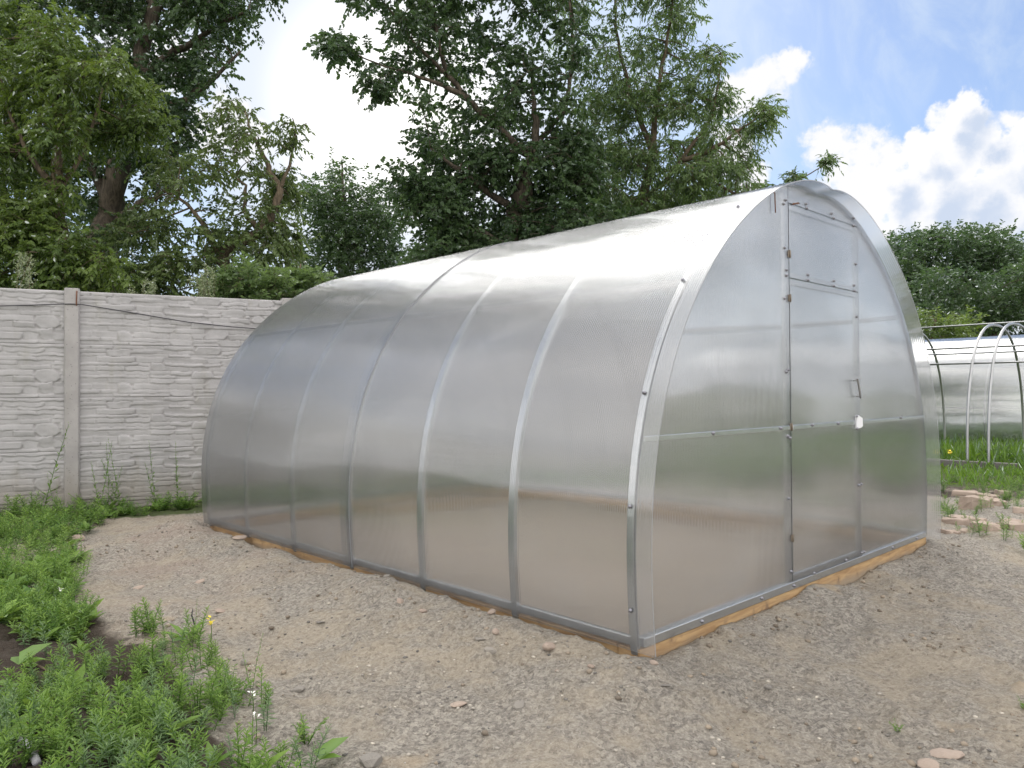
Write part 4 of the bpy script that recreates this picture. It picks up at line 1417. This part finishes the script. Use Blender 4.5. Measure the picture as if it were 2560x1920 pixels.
for px, py, s, pi, tan, lab in ST:
    if s == 0: continue
    g = ground_at(px / K, py / K)
    me = SB[pi % 3] if tan else SM[pi]
    o = bpy.data.objects.new('stone', me); COL.objects.link(o)
    o.location = (g[0], g[1], gz(g[0], g[1]) + s * .12)
    fl = .45 if pi in (3, 5) else 1
    o.scale = (s, s * wr.uniform(.65, .95), s * fl * .9); o.rotation_euler = (wr.normal() * .2, wr.normal() * .2, wr.uniform(0, 6.28))
    tag(o, lab, 'stone')
# loose grit all over the yard: nobody could count it
pr_ = np.random.default_rng(42)
ico = stone_mesh(77, .7, 1)
iv = np.array([v.co[:] for v in ico.vertices]); itf = np.array([p.vertices[:] for p in ico.polygons])
n = 7500
xs = pr_.uniform(-1.6, 4.6, n * 3); ys = pr_.uniform(-1.6, 5.5, n * 3)
w_ = fbm(xs * 1.9, ys * 1.9, 3, 91) + .25 * np.exp(-np.maximum(-xs, 0) * 2) * (xs < 0)
out = ~((xs > -.03) & (xs < 3.25) & (ys > -.03) & (ys < 4.1))
near = np.hypot(xs - CAM[0], ys - CAM[1])
keep = out & (pr_.random(n * 3) < np.clip((w_ - .3) * 2.2, .03, 1)) & (pr_.random(n * 3) < np.clip(3.2 / near, .25, 1) ** 1.5) & (bed_mask(xs, ys) < .5)
xs, ys = xs[keep][:n], ys[keep][:n]
n = len(xs)
sz = .0022 + .0085 * pr_.random(n) ** 3.6
zs = ground_h(xs, ys) + sz * .15
ca = pr_.uniform(0, 6.28, n)
VV = iv[None] * sz[:, None, None] * np.stack([pr_.uniform(.7, 1.3, n), pr_.uniform(.7, 1.3, n), pr_.uniform(.5, 1, n)], 1)[:, None, :]
rx = VV[..., 0] * np.cos(ca)[:, None] - VV[..., 1] * np.sin(ca)[:, None]; ry = VV[..., 0] * np.sin(ca)[:, None] + VV[..., 1] * np.cos(ca)[:, None]
VV = np.stack([rx + xs[:, None], ry + ys[:, None], VV[..., 2] + zs[:, None]], 2).reshape(-1, 3)
FF = (itf[None] + (np.arange(n) * len(iv))[:, None, None]).reshape(-1, 3)
t = NT('grit'); 
cr_ = t.mix(t.attr('tint'), (.11, .105, .10), (.50, .46, .40))
M['grit'] = t.done(t.principled(Base_Color=cr_, Roughness=.9))
me = np_mesh('gravel', VV, FF, {'tint': ('FACE', np.repeat(pr_.random(n) ** 1.3, len(itf)))})
tag(link('gravel', me, M['grit']), 'loose grit and small pebbles strewn over the yard', 'gravel', kind='stuff')

# crumbs of earth where the ground was dug and heaped
n = 2200
xs = pr_.uniform(-1.5, 4.2, n * 4); ys = pr_.uniform(-1.5, 4.6, n * 4)
dd = np.hypot(np.maximum(np.maximum(0 - xs, xs - 3.2), 0), np.maximum(np.maximum(0 - ys, ys - 4.1), 0))
pt_ = sstep(.56, .66, fbm(xs * 1.6, ys * 1.6, 3, 191)) + .8 * np.exp(-(dd / .25) ** 2) + .8 * np.exp(-((xs + 1.15) / .2) ** 2) * (ys < 1.4)
keep = (dd > .02) & (pr_.random(n * 4) < pt_) & (bed_mask(xs, ys) < .6)
xs, ys = xs[keep][:n], ys[keep][:n]; n = len(xs)
sz = .003 + .013 * pr_.random(n) ** 3.5
protos = [np.array([v.co[:] for v in stone_mesh(90 + i, .7, 1, .55).vertices]) for i in range(5)]
VV = np.stack([protos[i % 5] * (1 + .12 * pr_.normal(size=(len(iv), 1))) for i in range(n)]) * sz[:, None, None]
ca = pr_.uniform(0, 6.28, n)
rx = VV[..., 0] * np.cos(ca)[:, None] - VV[..., 1] * np.sin(ca)[:, None]; ry = VV[..., 0] * np.sin(ca)[:, None] + VV[..., 1] * np.cos(ca)[:, None]
VV = np.stack([rx + xs[:, None], ry + ys[:, None], VV[..., 2] + (ground_h(xs, ys) + sz * .25)[:, None]], 2).reshape(-1, 3)
FF = (itf[None] + (np.arange(n) * len(iv))[:, None, None]).reshape(-1, 3)
t = NT('earth crumbs')
cr_ = t.mix(t.attr('tint'), (.15, .125, .10), (.38, .32, .25))
M['crumb'] = t.done(t.principled(Base_Color=t.mix(t.math('MULTIPLY', t.noise(90, 4, .7, t.pos()), .5), cr_, (.14, .12, .1)), Roughness=.95))
tag(link('soil_crumbs', np_mesh('soil_crumbs', VV, FF, {'tint': ('FACE', np.repeat(pr_.random(n), len(itf)))}), M['crumb']), 'crumbs and small clods of loose earth along the dug ground', 'earth', kind='stuff')

# sandstone slabs at the right
SLAB = [(2085, 1065, .26, .045), (2130, 1075, .22, .05), (2112, 1098, .36, .10), (2092, 1125, .30, .05), (2150, 1090, .2, .05), (2062, 1132, .2, .04), (2128, 1143, .26, .055), (2186, 1130, .24, .05), (2200, 1142, .30, .07), (2075, 1148, .2, .03), (2206, 1112, .2, .05), (2170, 1065, .2, .05), (2050, 1150, .14, .03), (2160, 1140, .16, .04)]
SL = ['flat slab farthest back by the greenhouse foot', 'flat slab just behind the biggest block', 'biggest thick sandstone block standing on edge of the heap', 'long flat slab in front of the biggest block', 'small slab right behind the biggest block', 'thin slab touching the right foot of the greenhouse', 'squarish slab lying closest to the sandy yard', 'slab at the right edge, behind the thick one', 'thick slab cut off by the right picture edge', 'thin low slab half sunk in the weeds', 'slab lying right of the biggest block', 'rear slab below the hoop frame', 'small slab piece next to the greenhouse corner', 'small wedge slab between the squarish and the thick one']
for i, ((px, py, w_, h_), lab) in enumerate(zip(SLAB, SL)):
    import bmesh
    r = np.random.default_rng(800 + i)
    g = ground_at(px, py, -.09)
    k = r.integers(5, 8); an = np.sort(np.arange(k) * 6.283 / k + r.uniform(-.3, .3, k))
    rad = r.uniform(.75, 1.1, k)
    d_ = .68 * w_
    bt = [(math.cos(a) * w_ / 2 * q, math.sin(a) * d_ / 2 * q) for a, q in zip(an, rad)]
    V_ = [(x, y, -.05) for x, y in bt] + [(x * .97 + r.normal() * .004, y * .97 + r.normal() * .004, h_ * r.uniform(.75, 1.1)) for x, y in bt]
    F_ = [tuple(range(k - 1, -1, -1)), tuple(range(k, 2 * k))] + [(j, (j + 1) % k, (j + 1) % k + k, j + k) for j in range(k)]
    o = MB().add(V_, F_).build('flat_stone', M['slab'], None, .008)
    bm = bmesh.new(); bm.from_mesh(o.data)
    bmesh.ops.triangulate(bm, faces=[f for f in bm.faces if len(f.verts) > 4])
    bmesh.ops.subdivide_edges(bm, edges=bm.edges, cuts=2, use_grid_fill=True)
    for v in bm.verts: v.co += Vector(r.normal(size=3) * .0035)
    bm.to_mesh(o.data); bm.free()
    o.location = (g[0], g[1], gz(g[0], g[1])); o.rotation_euler = (r.normal() * .06, r.normal() * .06, math.pi / 4 * -1 + r.normal() * .4)
    tag(o, 'pinkish ' + lab, 'stone', 'sandstone slabs beside the greenhouse')
# weeds between the slabs
S3 = []
for q in poly_sample([(2030, 1030), (2230, 1030), (2300, 1100), (2260, 1195), (2150, 1185), (2100, 1165), (2030, 1145)], 75, r_):
    g = ground_at(q[0], q[1], -.09); S3.append((g[0], g[1]))
cover('weedy_ground_cover', 'yellowish green weeds growing between the sandstone slabs', S3, 3, M['weed'], ['feather', 'toadflax', 'feather', 'blue'], (.4, 1.0))

S4 = [(x, y) for x, y in zip(r_.uniform(3.95, 7.4, 110), r_.uniform(1.3, 5.4, 110))]
cover('weedy_ground_cover', 'green weeds along the far long side of the greenhouse, seen blurred through its sheets', S4, 4, M['weed'], ['feather', 'toadflax', 'broad', 'feather'], (.9, 1.9))
S5 = []
for x in r_.uniform(.75, 4.6, 150):
    S5.append((x, 5.87 - .3145 * (x - .77) - abs(r_.normal()) * .22 - .12))
S5 = [q for q in S5 if q[1] > 4.25]
cover('weedy_ground_cover', 'green weeds in the narrow gap between the fence and the rear end of the greenhouse', S5, 6, M['weed'], ['feather', 'toadflax', 'broad', 'feather'], (.7, 1.4))

# ================================================================== MEADOW, SECOND GREENHOUSE, HOOP FRAME
r = np.random.default_rng(17)
n = 64000
xs = 7.2 + 17 * r.random(n) ** 1.4; ys = -6 + 17 * r.random(n)
kk = fbm(xs * .9, ys * .9, 3, 5)
ok = (kk > .36 - .3 * (xs > 9)) & ~((xs > 9.25) & (xs < 9.6)) & (ys < 6.5) & ((xs > 8.2) | (r.random(n) < .3))
xs, ys = xs[ok], ys[ok]; n = len(xs)
D_ = rand_dir(n, r, 2.2)
L_ = r.uniform(.10, .34, n) * (.6 + .8 * fbm(xs * .7, ys * .7, 2, 9)) * np.where(xs < 9.2, .55, 1)
V_, F_ = leaf_arrays(np.stack([xs, ys, ground_h(xs, ys) - .01], 1), D_, rand_dir(n, r), L_, r.uniform(.008, .026, n), .2, .3, .45)
tag(link('meadow_grass', np_mesh('meadow_grass', V_, F_, {'tint': ('FACE', np.repeat(np.clip(.5 * r.random(n) + .6 * (fbm(xs * 1.2, ys * 1.2, 2, 3) - .2), 0, 1), 2))}), M['grass']), 'long green meadow grass under the hoop frame and in front of the second greenhouse', 'grass', kind='stuff')


def hoop(x0, w_, y, h, rad, n=26, z0=-.2):
    pts = []
    for a in np.linspace(0, 180, n):
        pts.append((x0 + w_ / 2 - w_ / 2 * math.copysign(abs(math.cos(R(a))) ** .8, math.cos(R(a))), y, h * math.sin(R(a)) ** .82))
    return [(x0 - .02, y, z0)] + [(x0, y, z0 + .3)][:0] + pts + [(x0 + w_ + .02, y, z0)]


HX, HW = 9.42, 3.0
fr = empty('hoop_frame', (HX, 1.2, 0)); tag(fr, 'bare unfinished frame of bent galvanised hoops standing in the meadow at the right', 'greenhouse frame')


def kid(o, root):
    o.parent = root; o.matrix_parent_inverse = Matrix.Translation(-root.location); return o


gB = on_plane(2136, 1015, 0, HX); gA = on_plane(2090, 1005, 0, HX); gC = on_plane((2160 + .3857 * 520) / K, (760 + .3857 * 600) / K, 0, HX + HW)
for yy in (gB[1], gA[1], gC[1]):
    kid(MB().tube(hoop(HX, HW, yy, 1.93, .019), .019, 10).build('arch', M['galv_dark']), fr)
ye = gC[1] + .3
for fx_, z in ((HX + HW / 2, 1.955), (HX + .55, 1.56), (HX + HW - .55, 1.56), (HX + .32, 1.33)):
    kid(MB().tube([(fx_, -3.0, z), (fx_, ye, z)], .014, 8).build('purlin', M['galv_dark']), fr)
for fx_ in (HX - .06, HX + HW + .06):
    kid(MB().box(fx_ - .05, fx_ + .05, -4, ye + .2, -.3, -.01).build('base_beam', M['grey_wood'], None, .006), fr)
pA = on_plane(2195, 1005, 0, HX + .1); 
kid(MB().tube([(HX + .05, gB[1] - .35, -.05), (HX + .05, gB[1] - 1.1, .55)], .02, 8).build('brace', M['galv_dark']), fr)

gx0 = 13.4
g2 = empty('long_greenhouse', (gx0, 0, 0)); tag(g2, 'long shiny arched polycarbonate greenhouse beyond the bare hoop frame', 'greenhouse')
y0_, y1_ = -7.0, 5.4
for o_, yy0, yy1 in ((0, y0_, y1_),):
    x, z, nxx, nzz = prof(-.05, 40)
    m = sheet_bm(yy0, yy1, .004, .005, -.05)
    kid(m.build('cover_sheet', M['poly_far']), g2) 
for o in g2.children: o.location.x += gx0
for i in range(13):
    yy = y0_ + (y1_ - y0_) * i / 12
    a = kid(fix_normals(arch_bm(yy - .012, yy + .012, -.024, 0.0).build('arch', M['galv_dark'])), g2); a.location.x += gx0
for zz in (.62, 1.35):
    xx = gx0 + XC - half_width(zz) + .035
    kid(MB().box(xx - .012, xx + .012, y0_, y1_, zz - .012, zz + .012).build('purlin', M['galv_dark']), g2)
px_, pz_, _, _ = prof(.0, 40, -.001)
for yy in (y0_ - .006, y1_ + .002):
    o = kid(fix_normals(panel_poly([(px_[i], pz_[i]) for i in range(len(px_))], yy, yy + .004).build('end_panel', M['poly_far'])), g2); o.location.x += gx0

# ================================================================== SKY AND LIGHT
SUN_EL, SUN_AZ = R(46), math.atan2(.60, .81)
world = bpy.data.worlds.new('World'); SC.world = world; world.use_nodes = True


class WT(NT):
    def __init__(self, w):
        self.m = w; self.t = w.node_tree; self.t.nodes.clear()
        self.out = self.n('ShaderNodeOutputWorld')


t = WT(world)
dirn = t.vmath('NORMALIZE', t.n('ShaderNodeTexCoord').outputs['Generated'])
sky = t.n('ShaderNodeTexSky', sky_type='NISHITA', sun_disc=False, sun_elevation=SUN_EL, sun_rotation=SUN_AZ, air_density=1.0, dust_density=1.0, ozone_density=1.8)
STR = .1


def dpx(px, py):
    d = ray(px, py); return tuple(d / np.linalg.norm(d))


def vadd(v, noise, k):
    nd = t.n('ShaderNodeVectorMath', operation='MULTIPLY_ADD'); t.set(nd, 0, noise); nd.inputs[1].default_value = (k,) * 3; nd.inputs[2].default_value = (-k / 2,) * 3
    return t.vmath('ADD', v, nd.outputs[0])


def blob(v, px, py, rpx):
    return t.math('SUBTRACT', 1.0, t.math('DIVIDE', t.vmath('DISTANCE', v, dpx(px, py)), rpx * .86 / 1640))


nz1 = t.n('ShaderNodeTexNoise', ins={'Scale': 8.0, 'Detail': 7.0, 'Roughness': .6, 'Vector': dirn})
nz2 = t.n('ShaderNodeTexNoise', ins={'Scale': 38.0, 'Detail': 6.0, 'Roughness': .62, 'Vector': dirn})
vor = t.n('ShaderNodeTexVoronoi', feature='F1', ins={'Scale': 42.0, 'Vector': vadd(dirn, nz2.outputs['Color'], .03)})
dirw = vadd(vadd(dirn, nz1.outputs['Color'], .045), nz2.outputs['Color'], .02)
BL = [(2085, 240, 62), (2060, 290, 75), (1990, 350, 85), (2120, 310, 70), (1930, 420, 90), (2035, 430, 120), (2110, 450, 110), (2215, 300, 70), (2200, 370, 90), (2260, 420, 120), (2050, 540, 130), (2200, 520, 120), (1930, 500, 70), (2330, 380, 160), (2500, 420, 220), (1960, 560, 90), (1990, 640, 90), (2120, 640, 130), (2000, 760, 120), (2250, 640, 120)]
WI = [(1790, 320, 75), (1860, 330, 70), (1900, 360, 60), (1840, 400, 80), (1640, 195, 60), (1690, 170, 50), (1725, 155, 36), (1600, 215, 60), (1575, 240, 60), (1575, 330, 70), (1625, 385, 45), (505, 240, 60), (470, 300, 90), (540, 300, 60), (330, 120, 120)]


def union(v, lst):
    acc = None
    for b_ in lst:
        q = blob(v, *b_)
        acc = q if acc is None else t.math('SMOOTH_MAX', acc, q)
        if acc.node.operation == 'SMOOTH_MAX': acc.node.inputs[2].default_value = .18
    return acc


cauli = t.math('ADD', t.math('MULTIPLY', t.math('SUBTRACT', .45, vor.outputs['Distance']), .55), t.math('MULTIPLY', t.math('SUBTRACT', nz2.outputs[0], .5), .55))
puff = t.math('ADD', union(dirw, BL), cauli)
cm_ = t.ramp(puff, .05, .30)
# silver lining on the side of the sun, grey blue towards the cloud's heart
sunw = dpx(900, -250)
toward = tuple(np.array(dpx(2030, 330)) + .028 * (np.array(sunw) - np.array(dpx(2030, 330))) - np.array(dpx(2030, 330)))
puff2 = t.math('ADD', union(t.vmath('ADD', dirw, toward), BL), t.math('MULTIPLY', cauli, .55))
deep = t.ramp(t.math('ADD', puff2, t.math('MULTIPLY', t.math('SUBTRACT', nz1.outputs[0], .5), .8)), .22, .8)
wisp = t.math('ADD', union(vadd(dirw, nz1.outputs['Color'], .05), WI), t.math('MULTIPLY', t.math('SUBTRACT', nz2.outputs[0], .5), 1.3))
wm = t.ramp(wisp, -.02, .5)
# high veil, brightest about the hidden sun, streaked
mp = t.n('ShaderNodeMapping', ins={'Vector': dirn, 'Rotation': (.5, .25, .62), 'Scale': (1.6, 9.0, 5.0)})
st = t.noise(2.0, 7, .6, mp.outputs[0], .5)
gd = t.vmath('DOT_PRODUCT', dirn, dpx(850, 240))
glow = t.ramp(gd, .962, .999)
glow2 = t.ramp(gd, .85, .985)
core = t.ramp(gd, .986, 1.0)
veil = t.math('ADD', t.math('MULTIPLY', glow, .6), t.math('ADD', t.math('MULTIPLY', glow2, .46), t.math('ADD', t.math('MULTIPLY', t.ramp(st, .38, .72), .5), .12)), clamp=True)
sepd = t.n('ShaderNodeSeparateXYZ', ins={0: dirn})
veil = t.math('MAXIMUM', veil, t.math('MULTIPLY', t.ramp(sepd.outputs[2], .36, .04), .8))
inv = 1 / STR
EX = 2 ** -EXPO                                   # cloud values below are given as they appear in the picture
bl = t.n('ShaderNodeMix', data_type='RGBA', blend_type='MULTIPLY'); bl.inputs[0].default_value = 1; t.set(bl, 6, sky.outputs[0]); bl.inputs[7].default_value = SKYTINT
V_ = lambda r_, g_, b_: (r_ * inv * EX, g_ * inv * EX, b_ * inv * EX)
white = t.mix(glow, V_(.70, .82, .98), V_(.93, .97, 1.06))
white = t.mix(core, white, V_(1.5, 1.48, 1.45))
c = t.mix(veil, bl.outputs[2], white)
c = t.mix(wm, c, V_(1.0, 1.0, 1.03))
# unseen broken cloud added overhead and behind the photographer to brighten the yard
over = t.math('MAXIMUM', t.ramp(t.vmath('DOT_PRODUCT', dirn, (-FW[0], -FW[1], 0)), -.45, .05), t.ramp(sepd.outputs[2], .60, .80))
over = t.math('MULTIPLY', over, t.math('ADD', .45, t.math('MULTIPLY', t.ramp(nz1.outputs[0], .36, .56), .55)))
c = t.mix(over, c, V_(2.3, 2.2, 2.06))
cum = t.mix(deep, V_(1.02, 1.02, 1.04), V_(.64, .73, .89))
c = t.mix(cm_, c, cum)
bg = t.n('ShaderNodeBackground', ins={'Color': c, 'Strength': STR})
t.done(bg)

ld = bpy.data.lights.new('sun', 'SUN'); ld.energy = 1.5; ld.angle = R(50); ld.color = (1, .95, .87)
so = bpy.data.objects.new('sun', ld); COL.objects.link(so)
sd = Vector((math.sin(SUN_AZ) * math.cos(SUN_EL), math.cos(SUN_AZ) * math.cos(SUN_EL), math.sin(SUN_EL)))
so.rotation_euler = sd.to_track_quat('Z', 'Y').to_euler(); so.location = (0, 0, 20)

# ================================================================== CAMERA, RENDER SETTINGS
cd = bpy.data.cameras.new('camera'); cam = bpy.data.objects.new('camera', cd); COL.objects.link(cam)
m = Matrix.Identity(4)
for i in range(3):
    m[i][0] = RT[i]; m[i][1] = UP[i]; m[i][2] = -FW[i]; m[i][3] = CAM[i]
cam.matrix_world = m
cd.sensor_width = 36; cd.lens = FPX / 2560 * 36; cd.clip_start = .05; cd.clip_end = 3000
SC.camera = cam
SC.render.engine = 'CYCLES'
cy = SC.cycles
cy.max_bounces = 24; cy.transmission_bounces = 22; cy.glossy_bounces = 6; cy.diffuse_bounces = 4; cy.transparent_max_bounces = 8
cy.caustics_refractive = True; cy.caustics_reflective = True
cy.sample_clamp_indirect = 6.0; cy.blur_glossy = .6
cy.use_denoising = True
vs = SC.view_settings
vs.view_transform = 'Standard'; vs.look = 'None'; vs.exposure = EXPO; vs.gamma = 1.0
